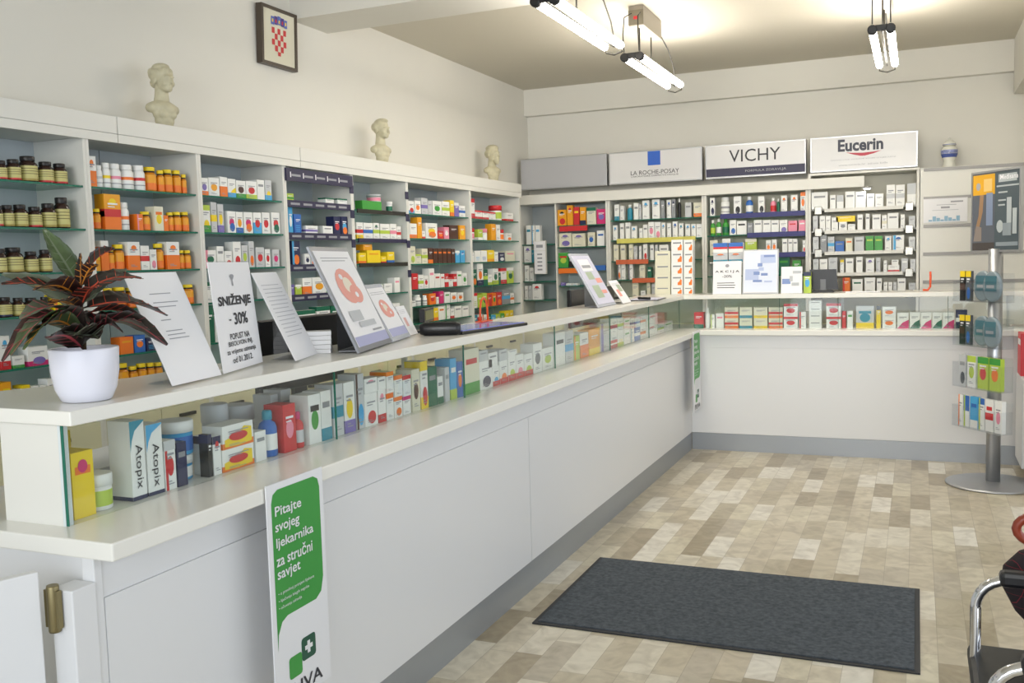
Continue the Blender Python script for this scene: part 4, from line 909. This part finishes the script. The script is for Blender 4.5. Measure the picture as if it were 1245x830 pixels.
leaf(st(.20), lp(2, 334, -.07), .030, 3, 3, .01, .4)
leaf(st(.16), lp(14, 432, .06), .026, 1, 2, .035, .3)
leaf(st(.17), lp(3, 440, .0), .020, 2, 2, .04, -.3)
leaf(st(.15), lp(30, 425, .08), .024, 1, 1, .03, .5)
leaf(st(.17), lp(203, 420, .02), .026, 0, 2, .025, -.4)
leaf(st(.15), lp(180, 402, .035), .034, 0, 2, .02, .2)
leaf(st(.14), lp(150, 405, .06), .032, 0, 2, .02, -.3)
leaf(st(.15), lp(55, 396, .07), .030, 0, 2, .02, .4)
leaf(st(.13), lp(120, 412, .09), .030, 0, 3, .01, .3)
leaf(st(.13), lp(90, 408, .12), .034, 0, 3, .01, .2)
leaf(st(.12), lp(60, 410, .10), .030, 0, 2, .01, .5)
leaf(st(.14), lp(135, 396, .02), .036, 0, 2, .02, .2)
leaf(st(.26), lp(120, 322, .05), .022, 2, 1, .01, -.2)
leaf(st(.22), lp(155, 328, -.05), .016, 3, 3, .012, .4)
leaf(st(.18), lp(25, 388, .03), .028, 3, 2, .02, -.2)
leaf(st(.22), lp(118, 350, .08), .026, 2, 0, .01, .3)
leaf(st(.21), lp(60, 372, .09), .018, 2, 1, .01, .1)

# ------------------------------------------------------------------ busts
def bust(loc, hgt, style, label, rz):
    """unit bust 1 high, looking to -Y"""
    bm = bmesh.new()
    def ell(c_, r, rot=None, seg=20):
        mtx = Matrix.Translation(c_) @ (rot or Matrix()) @ Matrix.Diagonal((r[0], r[1], r[2], 1))
        bmesh.ops.create_uvsphere(bm, u_segments=seg, v_segments=seg // 2 + 2, radius=1, matrix=mtx)
    RX = lambda a: Matrix.Rotation(math.radians(a), 4, 'X')
    def hd(c_, r, rot=None):
        k = 1.42; ell((c_[0] * k, c_[1] * k - .01, (c_[2] - .66) * k + .585), [q * k for q in r], rot)
    hd((0, .02, .83), (.108, .135, .125)); hd((0, -.045, .765), (.086, .088, .115))
    hd((0, -.092, .682), (.042, .042, .035)); hd((0, -.137, .768), (.015, .026, .045), RX(-18)); hd((0, -.148, .745), (.02, .022, .016))
    hd((0, -.116, .812), (.07, .018, .014)); hd((0, -.127, .708), (.03, .018, .008)); hd((0, -.124, .694), (.026, .018, .009))
    hd((-.036, -.110, .785), (.018, .012, .010)); hd((.036, -.110, .785), (.018, .012, .010))
    for s_ in (-1, 1): hd((s_ * .104, .01, .765), (.012, .026, .036)); hd((s_ * .05, -.09, .74), (.03, .03, .035))
    for k in range(8):
        t = k / 7; ell((0, .03 + .01 * t, .66 - .26 * t), (.10 + .04 * t * t, .10 + .01 * t, .06))
    for k in range(13):
        a = -1 + k / 6; ell((a * .215, .03, .405 - .075 * abs(a) ** 1.5), (.075, .085, .075))
    ell((0, -.01, .33), (.22, .125, .12)); ell((0, -.01, .25), (.20, .12, .13)); ell((0, -.005, .15), (.165, .11, .12)); ell((0, 0, .08), (.15, .10, .07))
    if style == 'f':
        ell((-.085, -.09, .24), (.075, .05, .07)); ell((.085, -.09, .24), (.075, .05, .07))
        for k in range(12):
            a = 2 * PI * k / 12; hd((.092 * math.cos(a), .03 + .11 * math.sin(a), .86 + .012 * math.sin(3 * a)), (.032, .04, .045))
        hd((0, .16, .86), (.05, .05, .055)); hd((0, .13, .77), (.06, .045, .055)); hd((0, .02, .925), (.09, .10, .045)); hd((.01, .195, .90), (.026, .03, .034))
        hd((0, -.07, .885), (.075, .038, .03))
    elif style == 'b':
        hd((0, -.10, .66), (.055, .05, .055)); hd((0, -.105, .625), (.04, .036, .04)); hd((0, .02, .895), (.115, .135, .065)); hd((0, .13, .80), (.09, .04, .08))
        for s_ in (-1, 1): hd((s_ * .075, -.04, .70), (.03, .05, .055))
    else:
        for k in range(9):
            a = PI * k / 8; hd((.10 * math.cos(a), .03 + .10 * math.sin(a), .83), (.028, .04, .055))
        hd((0, -.01, .915), (.09, .11, .04))
    s = empty('plaster_bust', loc, label, 'bust', 'plaster busts on the cabinets', rz)
    me = bpy.data.meshes.new('figure'); bm.to_mesh(me); bm.free(); me.materials.append(m_plaster)
    o = bpy.data.objects.new('figure', me); COL.objects.link(o); o.parent = s; o.scale = (hgt, hgt, hgt)
    md = o.modifiers.new('r', 'REMESH'); md.mode = 'VOXEL'; md.voxel_size = .012; md.use_smooth_shade = True
    md = o.modifiers.new('s', 'SMOOTH'); md.iterations = 3; md.factor = .5
    bb = MB(); bb.box(-.19 * hgt, -.13 * hgt, 0, .19 * hgt, .13 * hgt, .045 * hgt, m_plaster, .003); bb.build('plinth', s)
    return s
bust((-3.33, 3.63, 2.179), .31, 'f', 'cream bust of a woman with pinned-up hair on the cabinet top', math.radians(80))
bust((-3.33, 5.66, 2.179), .31, 'm', 'cream bust of a clean-shaven man in the middle of cabinet top', math.radians(76))
bust((-3.33, 7.50, 2.179), .32, 'b', 'cream bust of a bearded man nearest the back wall', math.radians(68))

# ------------------------------------------------------------------ framed coat of arms
fr = empty('framed_crest', (XL + .03, 4.75, 2.685), 'dark framed picture of a red and white chequered crest on left wall', 'picture', rz=PI / 2)
wf, hf = .34, .335
bb = MB()
for a in ((-wf / 2, 0, -wf / 2 + .018, hf), (wf / 2 - .018, 0, wf / 2, hf), (-wf / 2 + .018, 0, wf / 2 - .018, .018), (-wf / 2 + .018, hf - .018, wf / 2 - .018, hf)):
    bb.box(a[0], -.012, a[1], a[2], .028, a[3], mat('dark_wood_frame', '4A3F35', .4))
TF = Matrix.Rotation(math.radians(2), 4, 'X')
bb.build('frame', fr, mtx=TF)
bb = MB(); bb.box(-wf / 2 + .018, -.003, .018, wf / 2 - .018, .0, hf - .018, mat('cream_paper', 'DAD6C2', .6))
P_ = []
for r_ in range(5):
    for c_ in range(5):
        if (r_ + c_) % 2 == 0:
            if r_ == 4 and c_ in (0, 4): continue
            x0_ = .30 + c_ * .08; z1_ = .66 - r_ * .10
            P_.append((x0_, z1_ - .10 + (.03 if r_ == 4 else 0), x0_ + .08, z1_, mat('crest_red', 'C8363A', .5)))
for k in range(5):
    P_.append((.28 + k * .09, .70 + .012 * (2 - abs(k - 2)), .365 + k * .09, .84 + .015 * (2 - abs(k - 2)), [mat('crest_blue', '5A6CB8', .5), mat('crest_dark', '4A3F8C', .5)][k % 2]))
    P_.append((.305 + k * .09, .745, .34 + k * .09, .80, [pm('y'), pm('r')][k % 2]))
bb.prints(P_, wf, hf, -.0035, -wf / 2); bb.build('crest_print', fr, mtx=TF)

# ------------------------------------------------------------------ jar vase, certificate
vs = empty('apothecary_jar', (.235, 8.56, 2.161), 'white lidded pharmacy jar with blue painted ornament on slat wall top', 'jar')
pw = mat('porcelain', 'DDDDD2', .2); pbu = mat('porcelain_blue', '5060A0', .25)
bb = MB(); bb.lathe([(.045, 0), (.052, .004), (.048, .03), (.040, .055), (.052, .08), (.062, .115), (.063, .145), (.052, .165), (.040, .175)], pw, 28); bb.build('jar_body', vs)
bb = MB(); bb.lathe([(.0535, .083), (.0628, .112)], pbu, 28, caps=False); bb.lathe([(.0525, .160), (.056, .156)][::-1], pbu, 28, caps=False); bb.lathe([(.0632, .1145), (.0641, .142)], mat('porcelain_ornament', '8A92BE', .3, noise=.5, nscale=45), 28, caps=False); bb.build('painted_band', vs)
bb = MB(); bb.lathe([(.046, .176), (.050, .182), (.046, .20), (.030, .215), (.010, .222), (.008, .228), (.012, .236), (.002, .242)], pw, 24); bb.lathe([(.0505, .183), (.0505, .188)], pbu, 24, caps=False); bb.build('lid', vs)
ce = empty('certificate', (.205, BY - .006, 1.722), 'white certificate sheet with pale blue skyline held in the slat wall', 'certificate')
bb = MB(); bb.box(-.16, -.006, 0, .16, -.003, .19, m_paper)
bb.prints([(.62, .82, .9, .88, m_ink2), (.3, .72, .75, .74, m_ink2), (.4, .58, .6, .66, m_ink2), (.2, .50, .8, .52, gr)] + [(.12 + .09 * k, .05, .20 + .09 * k, .12 + .07 * ((k * 5) % 3), mat('skyline_blue', '8FB4CC', .5)) for k in range(8)], .32, .19, -.0062, -.16); bb.build('sheet', ce)

# ------------------------------------------------------------------ ceiling lamps
def lamp(x, y0, label):
    L = 1.2; z = 2.80
    s = empty('ceiling_lamp', (x, y0, ZC), label, 'ceiling lamp', 'bare twin tube lamps')
    bb = MB(); bb.box(-.05, .12, -.13, .05, .60, -.001, mat('lamp_body', '8E877A', .5), .004); bb.build('ballast_housing', s)
    bb = MB(); bb.box(-.05, .116, -.125, .05, .1195, -.03, mat('lamp_plate', '77705F', .4)); bb.box(-.015, .113, -.09, .015, .1155, -.07, pm('r')); bb.build('end_plate', s)
    for sx_ in (-1, 1):
        q = Matrix.Translation((sx_ * .05, 0, z - ZC)) @ Matrix.Rotation(-PI / 2, 4, 'X')
        bb = MB(); bb.lathe([(.0225, .03), (.0225, L - .03)], m_tube, 14); bb.build('tube', s, mtx=q)
        bb = MB(); bb.lathe([(.022, -.005), (.028, 0), (.028, .03), (.020, .031)], m_black, 14); bb.build('end_cap', s, mtx=q)
        bb = MB(); bb.tube([(sx_ * .05, .0, z - ZC + .03), (sx_ * .05, -.02, z - ZC + .14), (sx_ * .045, .0, -.10), (sx_ * .03, .115, -.05)], .004, m_darkm); bb.build('wire_arm', s)
    bb = MB(); bb.box(-.05, 0, z - ZC - .01, .05, .02, z - ZC + .025, m_black, .003); bb.build('crossbar', s)
    bb = MB(); bb.tube([(0, .60, -.05), (0, .80, -.07), (0, 1.0, -.12), (0, 1.14, -.21), (0, 1.20, -.30), (0, 1.20, z - ZC)], .005, m_darkm)
    bb.tube([(-.045, 1.19, z - ZC + .0), (-.05, 1.2, z - ZC - .03), (0, 1.2, z - ZC - .045), (.05, 1.2, z - ZC - .03), (.045, 1.19, z - ZC)], .007, m_darkm); bb.build('rear_wire', s)
    bb = MB(); bb.tube([(0, .02, z - ZC), (0, 1.2, z - ZC)], .005, m_darkm); bb.build('spine_rod', s)
    for yy in (.2, .5):
        bb = MB(); bb.tube([(0, yy, -.13), (0, yy, z - ZC)], .005, m_darkm); bb.build('hanger', s)
lamp(-.20, 6.10, 'bare twin-tube ceiling lamp on the right side of the shop')
lamp(-1.70, 6.08, 'bare twin-tube ceiling lamp, farther one of the left pair')
lamp(-1.72, 4.56, 'bare twin-tube ceiling lamp, nearer one of the left pair')

# ------------------------------------------------------------------ floor mat
bb = MB(); bb.box(-1.465, 3.56, .0005, .02, 4.485, .006, mat('mat_rubber', '26282B', .6))
cm = mat('mat_carpet', '50555A', .95, spec=.1, noise=.30, nscale=55)
bb.box(-1.445, 3.58, .006, .0, 4.465, .011, cm); tag(bb.build('door_mat'), 'large dark grey rectangular mat on the marble floor', 'mat')

# ------------------------------------------------------------------ rotating display stand
ds = empty('display_rack', (.455, 6.70, 0), 'silver floor rack with poster top and clear pockets by right wall', 'display rack', rz=math.atan2(-.37, .27))
bb = MB(); bb.lathe([(.27, 0), (.28, .004), (.28, .010), (.26, .016), (.05, .024)], m_alu, 40); bb.build('base', ds)
bb = MB(); bb.lathe([(.042, .02), (.042, 1.50)], m_alu, 24); bb.build('pole', ds)
RW = .215
bb = MB()
for a in ((-RW, 1.48, -RW + .012, 1.99), (RW - .012, 1.48, RW, 1.99), (-RW + .012, 1.48, RW - .012, 1.492), (-RW + .012, 1.978, RW - .012, 1.99)):
    bb.box(a[0], -.012, a[1], a[2], .012, a[3], m_alu)
bb.build('poster_frame', ds)
bb = MB(); bb.box(-RW + .012, -.006, 1.492, RW - .012, .006, 1.978, mat('poster_slate', '4E5A60', .35)); bb.eps = 1
tn, sk = mat('poster_tan', '9A7A5A', .5), mat('poster_pale', 'AEB6B8', .5)
bb.prints([(0, 0, .48, 1, mat('poster_dark', '5A5F68', .4)), (0, .72, .48, .98, mat('poster_yellow', 'D9A220', .5)), ('d', .12, .83, .05, .05, m_ink2), (.24, .76, .42, .92, mat('poster_yellow2', 'E2BE74', .5)),
           ('p', [(.05, .25), (.13, .45), (.16, .72), (.24, .72), (.22, .5), (.15, .3)], tn), ('p', [(.02, .12), (.2, .12), (.2, .3), (.08, .32)], mat('poster_clay', '8A7F78', .5)), (.30, .32, .44, .74, mat('poster_blue', '7C8AA4', .5)),
           (0, 0, .48, .10, mat('poster_brown', '4A4442', .5)), (.56, .86, .94, .96, sk), (.52, .80, .98, .82, sk), (.56, .72, .75, .74, sk), (.56, .62, .72, .64, sk), (.56, .56, .7, .58, sk),
           (.74, .24, .84, .66, sk), (.86, .20, .95, .52, sk), ('d', .60, .30, .07, .08, sk), (.66, .18, .84, .34, mat('poster_grey', '8A949A', .5)), (.52, .05, .98, .10, mat('poster_grey', '8A949A', .5))], 2 * RW - .024, .486, -.0065, -RW + .012, 1.492)
bb.build('poster', ds)
text('lettering', 'Medisana', m_paper, .03, ds, (.115, -.0105, 1.94), width=.15, bold=.01)
for z0, z1, nm in ((1.17, 1.30, 0), (.888, 1.02, 1), (.62, .78, 2), (.36, .50, 3)):
    bb = MB(); bb.box(-RW, -.14, z0, RW, -.137, z1, m_acr); bb.box(-RW, -.137, z0, RW, -.045, z0 + .003, m_acr)
    for x in (-RW, RW - .003): bb.box(x, -.137, z0, x + .003, -.045, z1, m_acr)
    bb.box(-RW, -.048, z0 - .0, RW, -.045, z1 + .05, m_acr)
    bb.box(-.02, -.0448, z0 + .03, .02, -.0425, z0 + .06, m_alu); bb.build('pocket', ds)
dm = ds.location
RZ = Matrix.Translation(dm) @ Matrix.Rotation(ds.rotation_euler.z, 4, 'Z')
def rackp(kind, sty, x, yo, z0, w, h, label, d=.03):
    p = RZ @ Vector((x * .86, yo, z0)); w *= .86; return product(kind, sty, p.x, p.y, p.z, w, d, h, ds.rotation_euler.z, label, 'packs in the rack pockets')
def blister(x, z0, col, h, label, yo=-.09):
    h *= 1.0
    p = RZ @ Vector((x * .9, yo, z0 + .0035)); s = empty('round_blister_pack', p, label, 'pack', 'round clear packs in the rack', rz=ds.rotation_euler.z)
    bb = MB(); q = Matrix.Translation((0, 0, h * .5)) @ Matrix.Rotation(PI / 2, 4, 'X')
    bb.lathe([(h * .45, -.012), (h * .5, -.008), (h * .5, .008), (h * .45, .012)], mat('smoky_plastic', '87959C', .2), 28, sx=.8); bb.build('shell', s, mtx=q)
    bb = MB(); bb.box(-h * .26, -.0145, h * .35, h * .24, -.0125, h * .85, mat('dull_teal', '44707C', .4)); bb.box(-h * .2, -.0152, h * .45, h * .15, -.0146, h * .55, m_ink2); bb.build('card', s)
rowsn = ['top', 'second']
for r_, z0 in enumerate((1.17, .888)):
    for k, x in enumerate((-.205, -.142)):
        rackp('box', 'k:ty,mn' if k == 0 else 'd:ty,eb', x, -.09, z0 + .0035, .055, .19, 'black pack with yellow header, %s in the %s rack pocket' % (['leftmost', 'second'][k], rowsn[r_]), .02)
    for k, x in enumerate((-.02, .12)):
        blister(x, z0, 't', .19, 'round smoky pack with teal card, %s one in the %s rack pocket' % (['left', 'right'][k], rowsn[r_]), -.075 - .035 * k)
for k, (x, st_, w_) in enumerate(((-.19, 'A:La,ed', .075), (-.09, 'w:tl,dl', .09), (.03, 'l:tg,dr', .11), (.15, 'l:tg,do', .11))):
    rackp('box', st_, x, -.09, .6235, w_, .20, '%s pack in the third rack pocket, %s from left' % (['white', 'white and lime', 'lime', 'lime'][k], ordn[k]))
for k, (x, st_, w_) in enumerate(((-.205, 'w:so', .05), (-.14, 'w:Tb,sl', .06), (-.06, 's:bw,Lb', .08), (.02, 'w:tb,sl', .06), (.10, 'w:mr,Lr', .08), (.19, 'w:dp', .07))):
    rackp('box', st_, x, -.09, .3635, w_, .20, '%s pack in the lowest rack pocket, %s from left' % (['white and orange', 'blue topped', 'sky blue', 'white and blue', 'red banded', 'pink spotted'][k], ordn[k]))

# ------------------------------------------------------------------ radiator and red box by the right wall
ra = empty('radiator', (.73, 7.12, 0), 'white ribbed radiator against the right wall beside the display rack', 'radiator')
for k in range(7):
    bb = MB(); bb.box(-.10, -.24 + k * .062, .07, .09, -.19 + k * .062, .66, mat('radiator_white', 'DADBDC', .35), .008); bb.build('rib', ra)
bb = MB(); bb.tube([(0, -.24, .12), (0, .18, .12)], .016, mat('radiator_white', 'DADBDC', .35)); bb.tube([(0, -.24, .60), (0, .18, .60)], .016, mat('radiator_white', 'DADBDC', .35))
for y in (-.15, .14): bb.tube([(0, y, 0), (0, y, .12)], .014, mat('radiator_white', 'DADBDC', .35))
bb.build('pipe', ra)
rbx = empty('red_display_box', (.74, 7.12, .661), 'red box standing on the radiator at right edge', 'box')
bb = MB(); bb.box(-.11, -.1, .0, .08, .1, .28, mat('signal_red', 'D22A36', .4), .002); bb.build('box_body', rbx)
bb = MB(); bb.box(-.1102, -.08, .20, -.1105, .08, .24, m_paper); bb.build('label', rbx)
# dark notice board on the right wall, above
nb = empty('wall_notice', (XR - .02, 7.6, 1.45), 'dark framed notice on the right wall seen edge-on', 'notice', rz=-PI / 2)
bb = MB(); bb.box(-.3, -.02, 0, .3, .018, .75, mat('notice_dark', '4A4C52', .4), .003); bb.build('frame', nb)
bb = MB(); bb.box(-.27, -.0225, .03, .27, -.0205, .72, mat('notice_face', '6E7278', .4)); bb.build('face', nb)

# ------------------------------------------------------------------ waiting chair with bag
ch = empty('chrome_chair', (.43, 2.42, 0), 'chrome tube armchair with black seat at the right edge', 'chair')
def loop(y):
    pts = [(-.27, y, .02), (-.285, y, .06), (-.285, y, .44), (-.285, y, .58)]
    for a in range(0, 91, 15):
        r = math.radians(a); pts.append((-.285 + .075 * (1 - math.cos(r)), y, .58 + .075 * math.sin(r)))
    pts += [(.0, y, .655), (.25, y, .655)]
    for a in range(0, 91, 15):
        r = math.radians(a); pts.append((.25 + .05 * math.sin(r), y, .605 + .05 * math.cos(r)))
    pts += [(.30, y, .3), (.30, y, .06), (.285, y, .02)]
    return pts
for y in (.245, -.31):
    bb = MB(); bb.tube(loop(y), .0135, m_chrome, 12); bb.build('arm_frame', ch)
    bb = MB(); bb.box(-.232, y - .022, .641, .24, y + .022, .682, m_black, .012); bb.build('arm_pad', ch)
for x, z in ((-.285, .40), (.30, .40), (-.275, .03)):
    bb = MB(); bb.tube([(x, -.31, z), (x, .245, z)], .011, m_chrome, 10); bb.build('crossbar', ch)
vin = mat('black_vinyl', '1C1E20', .45)
bb = MB(); bb.box(-.30, -.285, .405, .27, .33, .452, vin, .015); bb.build('seat', ch)
bb = MB(); bb.box(.235, -.27, .50, .275, .22, .86, vin, .015); bb.build('backrest', ch)
for y in (-.2, .15):
    bb = MB(); bb.tube([(.285, y, .40), (.285, y, .80)], .011, m_chrome, 10); bb.build('back_post', ch)
bg = empty('handbag', (.40, 2.775, .4525), 'dark plaid fabric bag with red edging and wooden ring handle on chair', 'bag')
def plaid():
    m = bpy.data.materials.new('plaid_fabric'); m.use_nodes = True; nt = m.node_tree; N = nt.nodes; L = nt.links
    tc = N.new('ShaderNodeTexCoord'); w_ = N.new('ShaderNodeTexBrick'); w_.offset = 0; w_.inputs['Scale'].default_value = 14; w_.inputs['Mortar Size'].default_value = .008
    w_.inputs['Brick Width'].default_value = .5; w_.inputs['Row Height'].default_value = .5
    w_.inputs['Color1'].default_value = lin('1B1418'); w_.inputs['Color2'].default_value = lin('241A20'); w_.inputs['Mortar'].default_value = lin('6E1A2A')
    mp = N.new('ShaderNodeMapping'); mp.inputs['Rotation'].default_value = (PI / 2, .6, 0); L.new(tc.outputs['Object'], mp.inputs[0]); L.new(mp.outputs[0], w_.inputs[0])
    L.new(w_.outputs[0], N['Principled BSDF'].inputs['Base Color']); N['Principled BSDF'].inputs['Roughness'].default_value = .85; return m
bb = MB(); bb.lathe([(.03, 0), (.10, .03), (.155, .09), (.19, .16), (.185, .21), (.15, .25), (.09, .275), (.03, .28)], plaid(), 28, sx=1, sy=.38); bb.build('bag_body', bg, mtx=Matrix.Translation((0, 0, .0)))
bb = MB(); bb.tube([(-.055 + .10 * math.cos(a), 0, .312 + .048 * math.sin(a)) for a in [2 * PI * k / 24 for k in range(25)]], .012, mat('reddish_wood', '8A3A26', .3), 10); bb.build('ring_handle', bg)

# ------------------------------------------------------------------ swing gate at the counter end
gp = empty('gate_post', (-1.643, 1.43, 0), 'short white post of the staff gate fixed to the counter end', 'post')
bb = MB(); bb.box(-.031, -.02, 0, .031, .044, .845, m_white, .003); bb.build('post_body', gp)
bb = MB(); bb.lathe([(.012, 0), (.013, .004), (.013, .096), (.012, .10)], mat('aged_brass', '8A7F5C', .35, metal=.8), 12); bb.box(-.02, -.006, .01, .02, .004, .09, mat('aged_brass', '8A7F5C', .35, metal=.8)); bb.build('hinge', gp, loc=(-.014, -.028, .757))
g = empty('staff_gate', (-1.676, 1.382, .04), 'white low swing gate standing open at the lower left corner', 'gate', rz=math.radians(249))
bb = MB(); bb.box(.0, -.012, 0, .55, .012, .852, m_white, .003); bb.build('gate_leaf', g)
